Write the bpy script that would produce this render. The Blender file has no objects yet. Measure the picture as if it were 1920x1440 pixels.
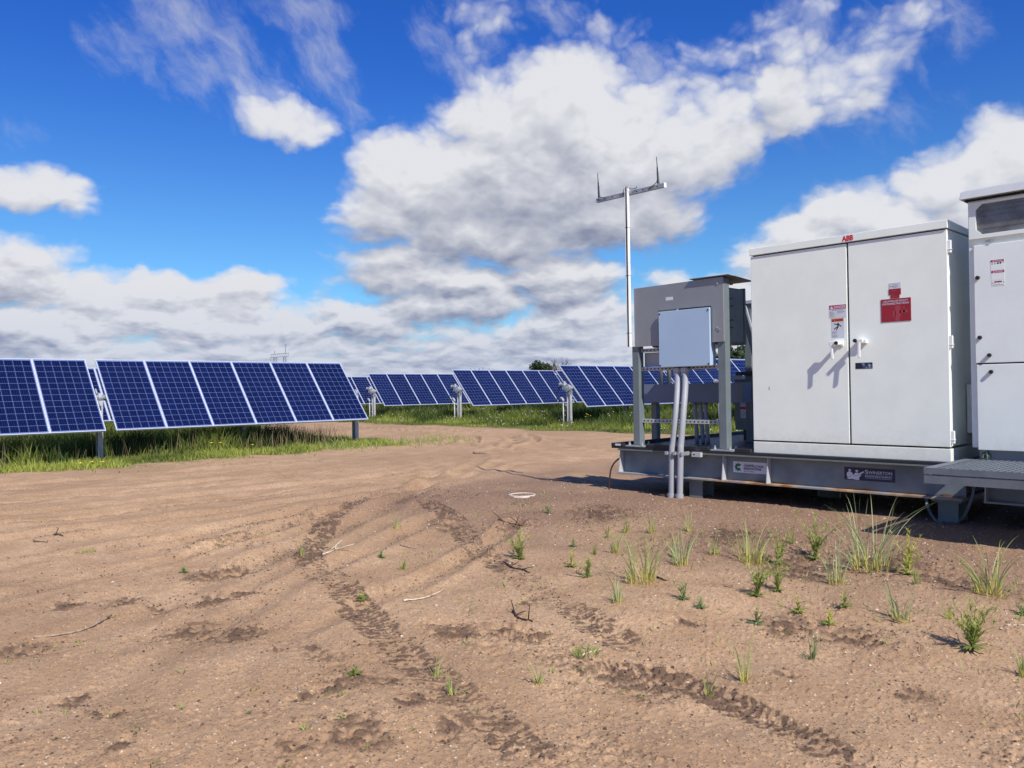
import bpy, math, random
import numpy as np
from mathutils import Vector, Matrix
R = math.radians
rng = np.random.default_rng(7)
random.seed(7)
scene = bpy.context.scene
COL = scene.collection

# ------------------------------------------------------------------ camera, world, sun, exposure
H = 1.30                                   # camera height above the nominal ground
f_px = 1514.67
Fv = Vector((-0.72016599, 0.69377039, 0.006602)); Rv = Vector((0.69362358, 0.72016407, -0.01581253)); Uv = Vector((0.01572479, 0.00680834, 0.99985318))
cd = bpy.data.cameras.new('camera'); cam = bpy.data.objects.new('camera', cd); COL.objects.link(cam)
M = Matrix((Rv, Uv, -Fv)).transposed().to_4x4(); M.translation = Vector((0, 0, H)); cam.matrix_world = M
cd.sensor_fit = 'HORIZONTAL'; cd.sensor_width = 36; cd.lens = 36 * f_px / 1920
cd.clip_start = 0.05; cd.clip_end = 9000
scene.camera = cam
scene.view_settings.view_transform = 'Standard'; scene.view_settings.look = 'None'
scene.view_settings.exposure = 0.3; scene.view_settings.gamma = 1.0
try: scene.view_settings.use_curve_mapping = False
except Exception: pass

SUN = Vector((1.0, -0.33, 1.0)).normalized()
sl = bpy.data.lights.new('sun', 'SUN'); sl.energy = 4.8; sl.angle = R(0.5); sl.color = (1.0, 0.95, 0.87)
so = bpy.data.objects.new('sun', sl); COL.objects.link(so); so.location = (30, -10, 30)
so.rotation_euler = SUN.to_track_quat('Z', 'Y').to_euler()

W = bpy.data.worlds.new('World'); scene.world = W; W.use_nodes = True
nt = W.node_tree; nt.nodes.clear()

class G:
    """tiny expression helper over a node tree"""
    def __init__(s, nt): s.nt = nt
    def m(s, op, a, b=None, c=None, clamp=False):
        n = s.nt.nodes.new('ShaderNodeMath'); n.operation = op; n.use_clamp = clamp
        for i, v in enumerate((a, b, c)):
            if v is None: continue
            if isinstance(v, (int, float)): n.inputs[i].default_value = v
            else: s.nt.links.new(v, n.inputs[i])
        return n.outputs[0]
    def v(s, op, a, b=None, out=0):
        n = s.nt.nodes.new('ShaderNodeVectorMath'); n.operation = op
        for i, x in enumerate((a, b)):
            if x is None: continue
            if isinstance(x, (tuple, list, Vector)): n.inputs[i].default_value = tuple(x)
            else: s.nt.links.new(x, n.inputs[i])
        return n.outputs['Value'] if out == 'v' else n.outputs[0]
    def xyz(s, x, y, z):
        n = s.nt.nodes.new('ShaderNodeCombineXYZ')
        for i, v in enumerate((x, y, z)):
            if isinstance(v, (int, float)): n.inputs[i].default_value = v
            else: s.nt.links.new(v, n.inputs[i])
        return n.outputs[0]
    def sep(s, v):
        n = s.nt.nodes.new('ShaderNodeSeparateXYZ'); s.nt.links.new(v, n.inputs[0]); return n.outputs
    def noise(s, vec, scale, detail=4, rough=.5, out='Fac', lac=2.0):
        n = s.nt.nodes.new('ShaderNodeTexNoise'); n.inputs['Scale'].default_value = scale
        n.inputs['Detail'].default_value = detail; n.inputs['Roughness'].default_value = rough; n.inputs['Lacunarity'].default_value = lac
        if vec is not None: s.nt.links.new(vec, n.inputs['Vector'])
        return n.outputs[out]
    def ramp(s, x, a, b, lo=0., hi=1., smooth=True):
        n = s.nt.nodes.new('ShaderNodeMapRange'); n.interpolation_type = 'SMOOTHSTEP' if smooth else 'LINEAR'
        s.nt.links.new(x, n.inputs[0])
        for i, v in enumerate((a, b, lo, hi)): n.inputs[i + 1].default_value = v
        return n.outputs[0]
    def mix(s, fac, a, b, blend='MIX'):
        n = s.nt.nodes.new('ShaderNodeMix'); n.data_type = 'RGBA'; n.blend_type = blend
        if isinstance(fac, (int, float)): n.inputs[0].default_value = fac
        else: s.nt.links.new(fac, n.inputs[0])
        for i, v in ((6, a), (7, b)):
            if isinstance(v, (tuple, list)): n.inputs[i].default_value = (*v[:3], 1)
            else: s.nt.links.new(v, n.inputs[i])
        return n.outputs[2]

def px2uv(x, y):
    d = Fv + Rv * ((x - 960) / f_px) - Uv * ((y - 720) / f_px); d.normalize()
    F0 = Vector((-0.72017, 0.69379, 0)).normalized(); R0 = Vector((0.69379, 0.72017, 0)).normalized()
    return math.atan2(d.dot(R0), d.dot(F0)), math.asin(d.z)

# cloud masses: centre and half sizes measured on the photograph, kept as azimuth/elevation on the sky
BL = [(1060,175,170,95,1.1),(950,240,150,115,1.1),(1120,280,230,160,1.2),(880,340,240,120,1.15),(1000,350,260,110,1.2),(755,320,125,85,1.0),(720,400,105,80,.95),
 (900,430,240,85,1.0),(1130,380,200,110,1.1),(1290,280,150,105,1.05),(1230,400,110,60,.8),(1350,230,120,90,.8),(1470,190,115,80,.71),(1570,160,115,75,.71),(1660,95,90,65,.5),(1710,35,70,50,.42),
 (1580,225,90,30,.35),(790,490,170,50,.85),(1010,500,150,50,.75),(1215,445,90,32,.6),(545,222,98,48,.95),(510,190,60,40,.6),(80,345,95,45,.95),(25,335,55,40,.8),(140,380,45,35,.75),
 (30,510,110,75,1.0),(150,560,140,60,1.0),(290,545,120,50,1.0),(430,545,115,45,.95),(300,600,330,50,1.1),(60,610,130,50,1.1),(560,620,150,35,.9),(690,600,140,45,1.0),(860,570,200,55,1.0),(820,530,190,50,1.1),(1040,520,150,45,1.05),(1060,545,110,55,1.0),(1090,600,140,60,1.1),
 (1495,455,100,55,1.05),(1430,490,70,60,.9),(1600,400,105,60,1.05),(1700,420,110,70,1.05),(1780,330,110,70,1.0),(1880,300,110,80,1.05),(1850,400,130,80,1.1),(1250,525,75,28,.55),(1400,560,180,60,1.0),(1650,560,300,100,1.1),
 (990,20,110,40,.25),(900,80,80,60,.25),(1120,85,110,50,.5),(1490,70,70,90,.36),(1470,25,80,50,.25),(1290,120,90,40,.5)]
WS = [(225,60,70,90,.4),(330,60,120,110,.6),(410,130,140,80,.65),(490,190,100,60,.6),(610,120,70,120,.5),(560,20,120,50,.55),(640,200,60,70,.4),(20,235,60,30,.22),(870,80,110,90,.45),(1000,30,140,60,.45),(1480,50,90,90,.45),(1720,60,110,90,.4),(1230,110,150,60,.4),(1620,230,160,60,.4)]

def field_group(smooth=False):
    g = bpy.data.node_groups.new('CloudField', 'ShaderNodeTree')
    g.interface.new_socket('U', in_out='INPUT', socket_type='NodeSocketFloat'); g.interface.new_socket('V', in_out='INPUT', socket_type='NodeSocketFloat')
    g.interface.new_socket('T', in_out='OUTPUT', socket_type='NodeSocketFloat'); g.interface.new_socket('Wisp', in_out='OUTPUT', socket_type='NodeSocketFloat'); g.interface.new_socket('Smooth', in_out='OUTPUT', socket_type='NodeSocketFloat')
    gi = g.nodes.new('NodeGroupInput'); go = g.nodes.new('NodeGroupOutput'); e = G(g)
    U, V = gi.outputs[0], gi.outputs[1]
    P = e.xyz(U, V, 0)
    w1 = e.v('SCALE', e.v('SUBTRACT', e.noise(P, 9, 3, .55, 'Color'), (.5, .5, .5)), None)
    w1.node.inputs['Scale'].default_value = .05
    w2 = e.v('SCALE', e.v('SUBTRACT', e.noise(P, 42, 3, .6, 'Color'), (.5, .5, .5)), None)
    w2.node.inputs['Scale'].default_value = .014
    Q = e.v('ADD', e.v('ADD', P, w1), w2)
    Qm = e.v('MULTIPLY', Q, (1, 1, 0))
    def blobs(L, base, hard, gain=1.0):
        acc = None
        for (x, y, a, b, s) in L:
            u, v = px2uv(x, y); a /= f_px; b /= f_px; s *= gain if s > .7 else 1
            n = g.nodes.new('ShaderNodeVectorMath'); n.operation = 'MULTIPLY_ADD'
            g.links.new(Qm, n.inputs[0]); n.inputs[1].default_value = (1/a, 1/b, 0); n.inputs[2].default_value = (-u/a, -v/b, 0)
            l = e.v('DOT_PRODUCT', n.outputs[0], n.outputs[0], 'v')
            val = e.m('MULTIPLY_ADD', l, -s, s)
            val = e.m('MAXIMUM', val, -1.2)
            acc = val if acc is None else e.m('SMOOTH_MAX', acc, val, hard)
        return acc
    F = blobs(BL, 0, .35, 1.9)
    # low stratocumulus that closes towards the horizon
    aw = e.m('ABSOLUTE', U)
    bank = e.m('MULTIPLY_ADD', V, -19.0, 2.5)
    bank = e.m('MINIMUM', bank, 1.7)
    gen = e.m('MULTIPLY_ADD', e.noise(e.v('MULTIPLY', P, (1, 2.2, 1)), 2.6, 3), 5.0, -2.6)
    gen = e.m('SUBTRACT', gen, e.ramp(aw, .62, .95, 3.0, 0.0))
    F = e.m('SMOOTH_MAX', e.m('SMOOTH_MAX', F, bank, .35), gen, .3)
    sq = e.ramp(V, .03, .24, 0, 1)
    hi = e.noise(P, 11, 9, .57)
    lo = e.noise(e.v('MULTIPLY', e.xyz(U, e.m('POWER', e.m('MAXIMUM', V, .001), .62), 0), (1, 2.3, 1)), 17, 8, .56)
    nn = e.m('ADD', e.m('MULTIPLY', hi, sq), e.m('MULTIPLY', lo, e.m('SUBTRACT', 1.0, sq)))
    g.links.new(F, go.inputs[2])
    if smooth: return g
    T = e.m('MULTIPLY_ADD', e.m('SUBTRACT', nn, .5), 1.7, F)
    qs = e.sep(Q); QW = e.xyz(qs[0], e.m('MULTIPLY', e.m('POWER', e.m('MAXIMUM', qs[1], .0005), .62), 1.7), 0)
    sv = e.ramp(V, -.01, .03, 0, 1)
    for sc_, am_ in ((13, .50), (31, .36), (70, .20)):
        vo = g.nodes.new('ShaderNodeTexVoronoi'); vo.feature = 'F1'; vo.inputs['Scale'].default_value = sc_
        g.links.new(QW, vo.inputs['Vector'])
        T = e.m('ADD', T, e.m('MULTIPLY', e.m('MULTIPLY', e.m('SUBTRACT', .42, vo.outputs['Distance']), am_*2), sv))
    g.links.new(T, go.inputs[0])
    wf = blobs(WS, 0, .2); qs_ = e.sep(Q)
    wn = e.noise(e.xyz(e.m('ADD', qs_[0], e.m('MULTIPLY', qs_[1], .8)), e.m('MULTIPLY', e.m('SUBTRACT', qs_[1], e.m('MULTIPLY', qs_[0], .5)), .55), 0), 15, 11, .62)
    wt = e.m('MULTIPLY', e.ramp(e.m('ADD', e.m('MULTIPLY', wf, 1.6), e.m('MULTIPLY', e.m('SUBTRACT', wn, .5), 3.6)), .1, 1.7, 0, .62), e.ramp(wf, -.3, .15))
    g.links.new(wt, go.inputs[1])
    return g
fg = field_group(); fs_ = field_group(True)
e = G(nt)
tc = nt.nodes.new('ShaderNodeTexCoord')
D = e.v('NORMALIZE', tc.outputs['Generated'])
F0 = Vector((-0.72017, 0.69379, 0)).normalized(); R0 = Vector((0.69379, 0.72017, 0)).normalized()
U_ = e.m('ARCTAN2', e.v('DOT_PRODUCT', D, R0, 'v'), e.v('DOT_PRODUCT', D, F0, 'v'))
V_ = e.m('ARCSINE', e.sep(D)[2])
def fld(du, dv, fg=fg):
    n = nt.nodes.new('ShaderNodeGroup'); n.node_tree = fg
    nt.links.new(e.m('ADD', U_, du), n.inputs[0]); nt.links.new(e.m('ADD', V_, dv), n.inputs[1]); return n
f0 = fld(0, 0); f1 = fld(.006, e.m('MULTIPLY_ADD', e.m('MAXIMUM', V_, 0.0), .075, .006)); f2 = fld(.03, .095, fs_)
T0, T1, T2 = f0.outputs[0], f1.outputs[0], f2.outputs[0]
alpha = e.m('MAXIMUM', e.ramp(T0, -.3, 1.15), f0.outputs[1])
c01 = lambda x: e.m('MINIMUM', e.m('MAXIMUM', x, -.3), 4.0)
s1 = e.m('SUBTRACT', c01(T0), c01(T1)); s2 = e.m('SUBTRACT', c01(f0.outputs[2]), c01(f2.outputs[2]))
thick = e.ramp(T0, .2, 1.7)
lit = e.m('ADD', e.m('MULTIPLY', s1, e.m('MULTIPLY_ADD', e.ramp(V_, .02, .24, 1, 0), .42, .36)), e.m('MULTIPLY', s2, .17))
lit = e.m('ADD', lit, e.m('SUBTRACT', .72, e.m('MULTIPLY', thick, .20)), None, True)
ccol = e.mix(lit, (.255, .29, .41), (.78, .79, .83))
hz = e.ramp(V_, -.01, .16, 1, 0)
ccol = e.mix(e.m('MULTIPLY', hz, .42), ccol, (.38, .47, .68))
sky = nt.nodes.new('ShaderNodeTexSky'); sky.sky_type = 'NISHITA'; sky.sun_disc = False
sky.sun_elevation = math.asin(SUN.z); sky.sun_rotation = math.atan2(SUN.x, SUN.y)
sky.air_density = 1.0; sky.dust_density = .3; sky.ozone_density = 2.0
skc = e.mix(1.0, sky.outputs[0], e.mix(e.ramp(V_, .08, .45), (.46, .86, 1.20), (.17, .54, 1.36)), 'MULTIPLY')
b1 = nt.nodes.new('ShaderNodeBackground'); nt.links.new(skc, b1.inputs[0]); b1.inputs[1].default_value = .086
b2 = nt.nodes.new('ShaderNodeBackground'); nt.links.new(ccol, b2.inputs[0]); b2.inputs[1].default_value = .80
ms = nt.nodes.new('ShaderNodeMixShader'); nt.links.new(alpha, ms.inputs[0]); nt.links.new(b1.outputs[0], ms.inputs[1]); nt.links.new(b2.outputs[0], ms.inputs[2])
wo = nt.nodes.new('ShaderNodeOutputWorld'); nt.links.new(ms.outputs[0], wo.inputs[0])
W.cycles.sampling_method = 'MANUAL'; W.cycles.sample_map_resolution = 512
scene.cycles.max_bounces = 6; scene.cycles.diffuse_bounces = 3; scene.cycles.glossy_bounces = 3; scene.cycles.transparent_max_bounces = 8

# ------------------------------------------------------------------ materials
def new_mat(name):
    m = bpy.data.materials.new(name); m.use_nodes = True
    t = m.node_tree; b = t.nodes['Principled BSDF']; return m, t, b, G(t)
def paint(name, col, rough=.45, var=.10, scale=6, metal=0., dirt=.0, dirtcol=(.12, .09, .06), bump=.0, spec=.5, streak=False):
    m, t, b, e = new_mat(name)
    o = t.nodes.new('ShaderNodeTexCoord').outputs['Object']
    n = e.noise(o, scale, 6, .6)
    a = tuple(c * (1 - var) for c in col); bb = tuple(min(1, c * (1 + var)) for c in col)
    c = e.mix(e.ramp(n, .3, .7), a, bb)
    if dirt:
        src = e.v('MULTIPLY', o, (1, 1, .25)) if streak else o
        d = e.m('MULTIPLY', e.ramp(e.noise(src, scale * 1.7, 8, .7), .52, .80), dirt)
        c = e.mix(d, c, dirtcol)
    if streak:
        pz = e.sep(t.nodes.new('ShaderNodeNewGeometry').outputs['Position'])[2]
        c = e.mix(e.m('MULTIPLY', e.ramp(e.m('ADD', pz, e.m('MULTIPLY', e.noise(o, 14, 6, .7), .5)), 1.15, .80), .22), c, (.34, .26, .19))
    t.links.new(c, b.inputs['Base Color'])
    t.links.new(e.ramp(e.noise(o, scale * 3, 4), .3, .7, rough * .85, min(1, rough * 1.15)), b.inputs['Roughness'])
    b.inputs['Metallic'].default_value = metal; b.inputs['Specular IOR Level'].default_value = spec
    if bump:
        bn = t.nodes.new('ShaderNodeBump'); bn.inputs['Strength'].default_value = bump; bn.inputs['Distance'].default_value = .004
        t.links.new(e.noise(o, 60, 4), bn.inputs['Height']); t.links.new(bn.outputs[0], b.inputs['Normal'])
    return m
MT = {}
MT['white'] = paint('cabinet_white_paint', (.84, .88, .795), .42, .03, 3, dirt=.05, dirtcol=(.45, .42, .38), streak=True, bump=.04)
MT['white2'] = paint('cabinet_cool_white_paint', (.79, .835, .785), .42, .03, 3, dirt=.05, dirtcol=(.42, .40, .38), streak=True, bump=.04)
MT['handle'] = paint('handle_white', (.8, .8, .78), .35, .02)
MT['dark'] = paint('black_rubber', (.012, .012, .014), .5, .2)
MT['gap'] = paint('gap_shade_black', (.012, .012, .012), .8, .1)  # black put in for the shade inside open joints and holes
MT['galv'] = paint('galvanised_steel', (.36, .38, .40), .45, .2, 9, metal=.4, dirt=.12, dirtcol=(.3, .29, .28))
MT['post'] = paint('galvanised_post', (.50, .51, .53), .5, .12, 9, metal=.3, dirt=.15, dirtcol=(.3, .28, .25), streak=True)
MT['steel'] = paint('grey_steel_paint', (.14, .17, .178), .5, .08, 5, dirt=.25, dirtcol=(.10, .08, .06), bump=.05)
MT['shield'] = paint('grey_enclosure_paint', (.27, .27, .28), .34, .04, 4, metal=.25, dirt=.12, dirtcol=(.2, .19, .17))
MT['jbox'] = paint('pale_blue_grey_paint', (.37, .49, .63), .45, .02, 3, bump=.03)
MT['lgrey'] = paint('light_grey_sheet', (.42, .43, .44), .5, .05, 5)
MT['pvc'] = paint('grey_pvc', (.30, .31, .34), .45, .05, 5, dirt=.2, dirtcol=(.3, .24, .18))
MT['deck'] = paint('black_deck_coating', (.018, .018, .021), .55, .2, 12, dirt=.3, dirtcol=(.07, .055, .045))
MT['strut'] = paint('strut_channel', (.78, .78, .77), .45, .04, 8)
MT['grating'] = paint('steel_grating', (.16, .18, .205), .5, .1, 14, metal=.3)
MT['alu'] = paint('aluminium_frame', (.72, .73, .74), .38, .05, 10, metal=.25)
MT['red'] = paint('red_sign', (.30, .012, .025), .45, .05)
MT['pink'] = paint('danger_red', (.45, .012, .06), .45, .05)
MT['orange'] = paint('warning_orange', (.75, .16, .02), .5, .05)
MT['stick'] = paint('sticker_white', (.60, .62, .66), .5, .03)
MT['ink'] = paint('dark_ink', (.012, .012, .03), .6, .05)
MT['greyink'] = paint('grey_ink', (.22, .23, .28), .6, .1)
MT['wink'] = paint('white_ink', (.62, .63, .70), .6, .03)
MT['rink'] = paint('pale_red_ink', (.46, .12, .14), .6, .05)
MT['navy'] = paint('navy_sign', (.008, .010, .05), .4, .05)
MT['green'] = paint('green_ink', (.01, .12, .06), .5, .25, 60)
MT['abbred'] = paint('red_letters', (.62, .02, .03), .4, .03)
MT['wood'] = paint('weathered_wood', (.30, .22, .16), .85, .3, 30, dirt=.5, dirtcol=(.05, .03, .02), bump=.4)
MT['palewood'] = paint('pale_dry_wood', (.55, .47, .36), .85, .25, 30, dirt=.3, dirtcol=(.15, .1, .07), bump=.4)
MT['darkwood'] = paint('dark_burnt_wood', (.045, .028, .02), .85, .4, 30, bump=.4)
MT['strap'] = paint('grey_webbing', (.11, .12, .13), .8, .1, 20)
MT['underbrown'] = paint('tan_underside', (.20, .19, .15), .6, .1)
MT['glassdark'] = paint('dark_mesh', (.17, .165, .16), .3, .25, 9, metal=.3, streak=True)
MT['pebble'] = paint('pale_pebbles', (.50, .42, .34), .8, .5, 40)
MT['clod'] = paint('dark_soil_clods', (.10, .065, .045), .95, .5, 30)
MT['yellow'] = paint('yellow_petals', (.85, .62, .02), .6, .15)
MT['tower'] = paint('far_steel', (.17, .20, .26), .6, .1)
MT['bark'] = paint('bark', (.08, .06, .045), .9, .3, 6)

def beam_mat():     # grey paint with rust bleeding near the flanges
    m, t, b, e = new_mat('rusting_beam_paint')
    o = t.nodes.new('ShaderNodeNewGeometry').outputs['Position']; x, y, z = e.sep(o)
    n = e.noise(e.v('MULTIPLY', o, (1, 1, 2.0)), 2.6, 7, .65)
    low = e.ramp(z, .365, .295); top = e.ramp(z, .53, .585)
    edge = e.m('MAXIMUM', low, e.m('MULTIPLY', top, .8))
    zone = e.ramp(x, -5.0, -4.3, .30, 1)
    fac = e.m('MULTIPLY', e.ramp(e.m('ADD', e.m('MULTIPLY', edge, .42), n), .74, 1.0), zone)
    base = e.mix(e.ramp(e.noise(o, 5, 6), .3, .7), (.13, .16, .18), (.185, .22, .24))
    rust = e.mix(e.ramp(e.noise(o, 14, 5), .35, .65), (.055, .03, .018), (.30, .13, .03))
    t.links.new(e.mix(fac, base, rust), b.inputs['Base Color']); b.inputs['Roughness'].default_value = .55
    return m
MT['beam'] = beam_mat()
def rust_flange():
    m, t, b, e = new_mat('rusty_flange_paint')
    o = t.nodes.new('ShaderNodeNewGeometry').outputs['Position']; x, y, z = e.sep(o)
    n = e.noise(o, 3.1, 7, .65); zone = e.m('MULTIPLY', e.ramp(x, -5.2, -4.4), e.ramp(x, -2.9, -2.3, 1, .2))
    fac = e.m('MULTIPLY', e.ramp(n, .38, .56), zone)
    t.links.new(e.mix(fac, (.24, .26, .28), e.mix(e.ramp(e.noise(o, 9, 5), .35, .65), (.26, .12, .04), (.50, .33, .16))), b.inputs['Base Color'])
    b.inputs['Roughness'].default_value = .6; return m
MT['flange'] = rust_flange()
def cell_mat():
    m, t, b, e = new_mat('polycrystalline_cells')
    uv = t.nodes.new('ShaderNodeUVMap').outputs[0]; u, v, _ = e.sep(uv)
    fu = e.m('ABSOLUTE', e.m('SUBTRACT', e.m('FRACT', u), .5)); fv = e.m('ABSOLUTE', e.m('SUBTRACT', e.m('FRACT', v), .5))
    line = e.m('MAXIMUM', e.m('GREATER_THAN', fu, .484), e.m('GREATER_THAN', fv, .484))
    ed = e.m('MAXIMUM', e.m('MAXIMUM', e.m('LESS_THAN', u, 0), e.m('GREATER_THAN', u, 6)), e.m('MAXIMUM', e.m('LESS_THAN', v, 0), e.m('GREATER_THAN', v, 12)))
    line = e.m('MAXIMUM', line, ed)
    bus = e.m('LESS_THAN', e.m('ABSOLUTE', e.m('SUBTRACT', e.m('FRACT', e.m('MULTIPLY', u, 4.0)), .5)), .045)
    oi = t.nodes.new('ShaderNodeObjectInfo')
    wn = t.nodes.new('ShaderNodeTexWhiteNoise'); wn.noise_dimensions = '4D'
    t.links.new(e.xyz(e.m('FLOOR', u), e.m('FLOOR', v), 0), wn.inputs['Vector']); t.links.new(oi.outputs['Random'], wn.inputs['W'])
    cr = t.nodes.new('ShaderNodeTexVoronoi'); cr.inputs['Scale'].default_value = 9; t.links.new(uv, cr.inputs['Vector'])
    crv = e.sep(cr.outputs['Color'])[0]
    k = e.m('ADD', e.m('ADD', e.m('MULTIPLY', wn.outputs['Value'], .35), e.m('MULTIPLY', oi.outputs['Random'], .35)), e.m('MULTIPLY', crv, .3))
    c = e.mix(k, (.0012, .0042, .032), (.0035, .0095, .062))
    c = e.mix(e.m('MULTIPLY', bus, .10), c, (.25, .28, .5))
    c = e.mix(line, c, (.14, .19, .36))
    t.links.new(c, b.inputs['Base Color']); b.inputs['Roughness'].default_value = .22
    b.inputs['Specular IOR Level'].default_value = .16
    return m
MT['cell'] = cell_mat()
def leaf_mat(name, c1, c2, base=None, trans=.35, hz=None):
    m, t, b, e = new_mat(name)
    at = t.nodes.new('ShaderNodeAttribute'); at.attribute_name = 'tone'; k = e.sep(at.outputs['Vector'])
    c = e.mix(k[0], c1, c2)
    if base: c = e.mix(e.ramp(k[1], .0, .42, 1, 0), c, base)
    t.links.new(c, b.inputs['Base Color']); b.inputs['Roughness'].default_value = .55; b.inputs['Specular IOR Level'].default_value = .3
    tr = t.nodes.new('ShaderNodeBsdfTranslucent'); t.links.new(e.mix(.5, c, (.25, .32, .03), 'ADD') if False else c, tr.inputs[0])
    mx = t.nodes.new('ShaderNodeMixShader'); mx.inputs[0].default_value = trans
    t.links.new(b.outputs[0], mx.inputs[1]); t.links.new(tr.outputs[0], mx.inputs[2]); t.links.new(mx.outputs[0], t.nodes['Material Output'].inputs[0])
    return m
MT['blade'] = leaf_mat('weed_blades', (.26, .33, .10), (.44, .48, .18), (.68, .56, .10), .35)
MT['bluegrass'] = leaf_mat('grey_green_blades', (.24, .32, .14), (.42, .48, .24), (.64, .54, .11), .3)
MT['forb'] = leaf_mat('forb_leaves', (.24, .31, .08), (.45, .48, .14), None, .45)
MT['forbyel'] = leaf_mat('yellowing_leaves', (.30, .36, .08), (.58, .55, .12), None, .35)
MT['dkleaf'] = leaf_mat('dark_leaves', (.17, .24, .09), (.30, .36, .13), None, .3)
MT['field'] = leaf_mat('field_grass_blades', (.06, .10, .02), (.40, .43, .08), None, .4)
MT['drystem'] = leaf_mat('dry_stalks', (.12, .09, .045), (.30, .25, .12), None, .2)
MT['crown'] = leaf_mat('tree_leaves', (.018, .035, .014), (.05, .08, .03), None, .2)
MT['palecrown'] = leaf_mat('pale_tree_leaves', (.10, .14, .06), (.18, .22, .10), None, .3)

# ------------------------------------------------------------------ mesh helpers
class MB:
    def __init__(s): s.v = []; s.f = []; s.m = []; s.cur = 0
    def add(s, vs, fs):
        n = len(s.v); s.v += [tuple(map(float, p)) for p in vs]; s.f += [tuple(i + n for i in q) for q in fs]; s.m += [s.cur] * len(fs); return s
    def box(s, x0, x1, y0, y1, z0, z1):
        if x0 > x1: x0, x1 = x1, x0
        if y0 > y1: y0, y1 = y1, y0
        if z0 > z1: z0, z1 = z1, z0
        v = [(x0,y0,z0),(x1,y0,z0),(x1,y1,z0),(x0,y1,z0),(x0,y0,z1),(x1,y0,z1),(x1,y1,z1),(x0,y1,z1)]
        return s.add(v, [(0,3,2,1),(4,5,6,7),(0,1,5,4),(1,2,6,5),(2,3,7,6),(3,0,4,7)])
    def bar(s, a, b, w, h=None, up=(0,0,1)):
        a = Vector(a); b = Vector(b); h = h or w; d = (b - a).normalized(); up = Vector(up)
        if abs(d.dot(up)) > .95: up = Vector((0,1,0))
        r = d.cross(up).normalized() * w / 2; u = r.cross(d).normalized() * h / 2
        v = [a-r-u, a+r-u, a+r+u, a-r+u, b-r-u, b+r-u, b+r+u, b-r+u]
        return s.add(v, [(3,2,1,0),(4,5,6,7),(0,1,5,4),(1,2,6,5),(2,3,7,6),(3,0,4,7)])
    def tube(s, pts, rad, n=10, cap=True):
        pts = [Vector(p) for p in pts]; rad = [rad]*len(pts) if isinstance(rad, (int, float)) else rad
        vs = []; fs = []; prev = None
        for i, p in enumerate(pts):
            d = (pts[min(i+1, len(pts)-1)] - pts[max(i-1, 0)]).normalized()
            if prev is None: prev = d.orthogonal().normalized()
            prev = (prev - d * prev.dot(d)).normalized(); q = d.cross(prev)
            for k in range(n):
                a = 2*math.pi*k/n; vs.append(p + (prev*math.cos(a) + q*math.sin(a)) * rad[i])
        for i in range(len(pts)-1):
            for k in range(n): fs.append((i*n+k, i*n+(k+1)%n, (i+1)*n+(k+1)%n, (i+1)*n+k))
        if cap: fs.append(tuple(range(n))[::-1]); fs.append(tuple((len(pts)-1)*n+k for k in range(n)))
        return s.add(vs, fs)
    def prism(s, poly, axis, a, b):
        """poly: 2D points; axis 'y' -> (x,z) plane extruded in y; 'x' -> (y,z); 'z' -> (x,y)"""
        def mk(p, t): return {'y': (p[0], t, p[1]), 'x': (t, p[0], p[1]), 'z': (p[0], p[1], t)}[axis]
        n = len(poly); vs = [mk(p, a) for p in poly] + [mk(p, b) for p in poly]
        fs = [tuple(range(n)), tuple(range(2*n-1, n-1, -1))] + [(i, i+n, (i+1)%n+n, (i+1)%n) for i in range(n)]
        return s.add(vs, fs)
    def build(s, name, mats, parent=None, bevel=0, smooth=False, seg=2):
        if not isinstance(mats, (list, tuple)): mats = [mats]
        org = ORG.get(parent.name, Vector((0,0,0))) if parent else Vector((0,0,0))
        me = bpy.data.meshes.new(name)
        me.from_pydata([(p[0]-org.x, p[1]-org.y, p[2]-org.z) for p in s.v], [], s.f)
        for m in mats: me.materials.append(MT[m] if isinstance(m, str) else m)
        me.polygons.foreach_set('material_index', s.m)
        if smooth: me.polygons.foreach_set('use_smooth', [True]*len(s.f))
        me.update()
        o = bpy.data.objects.new(name, me); COL.objects.link(o)
        fix_normals(me)
        if parent: o.parent = parent; ORG[o.name] = org
        if bevel:
            b = o.modifiers.new('bevel', 'BEVEL'); b.width = bevel; b.segments = seg; b.limit_method = 'ANGLE'; b.angle_limit = R(50)
        return o
import bmesh
def fix_normals(me):
    bm = bmesh.new(); bm.from_mesh(me); bmesh.ops.recalc_face_normals(bm, faces=bm.faces); bm.to_mesh(me); bm.free()
ORG = {}
def tag(o, label, cat, group=None, kind=None):
    o['label'] = label; o['category'] = cat
    if group: o['group'] = group
    if kind: o['kind'] = kind
    return o
def thing(name, label, cat, loc, group=None):
    o = bpy.data.objects.new(name, None); COL.objects.link(o); o.location = loc; o.empty_display_size = .1
    ORG[o.name] = Vector(loc); return tag(o, label, cat, group)
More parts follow.
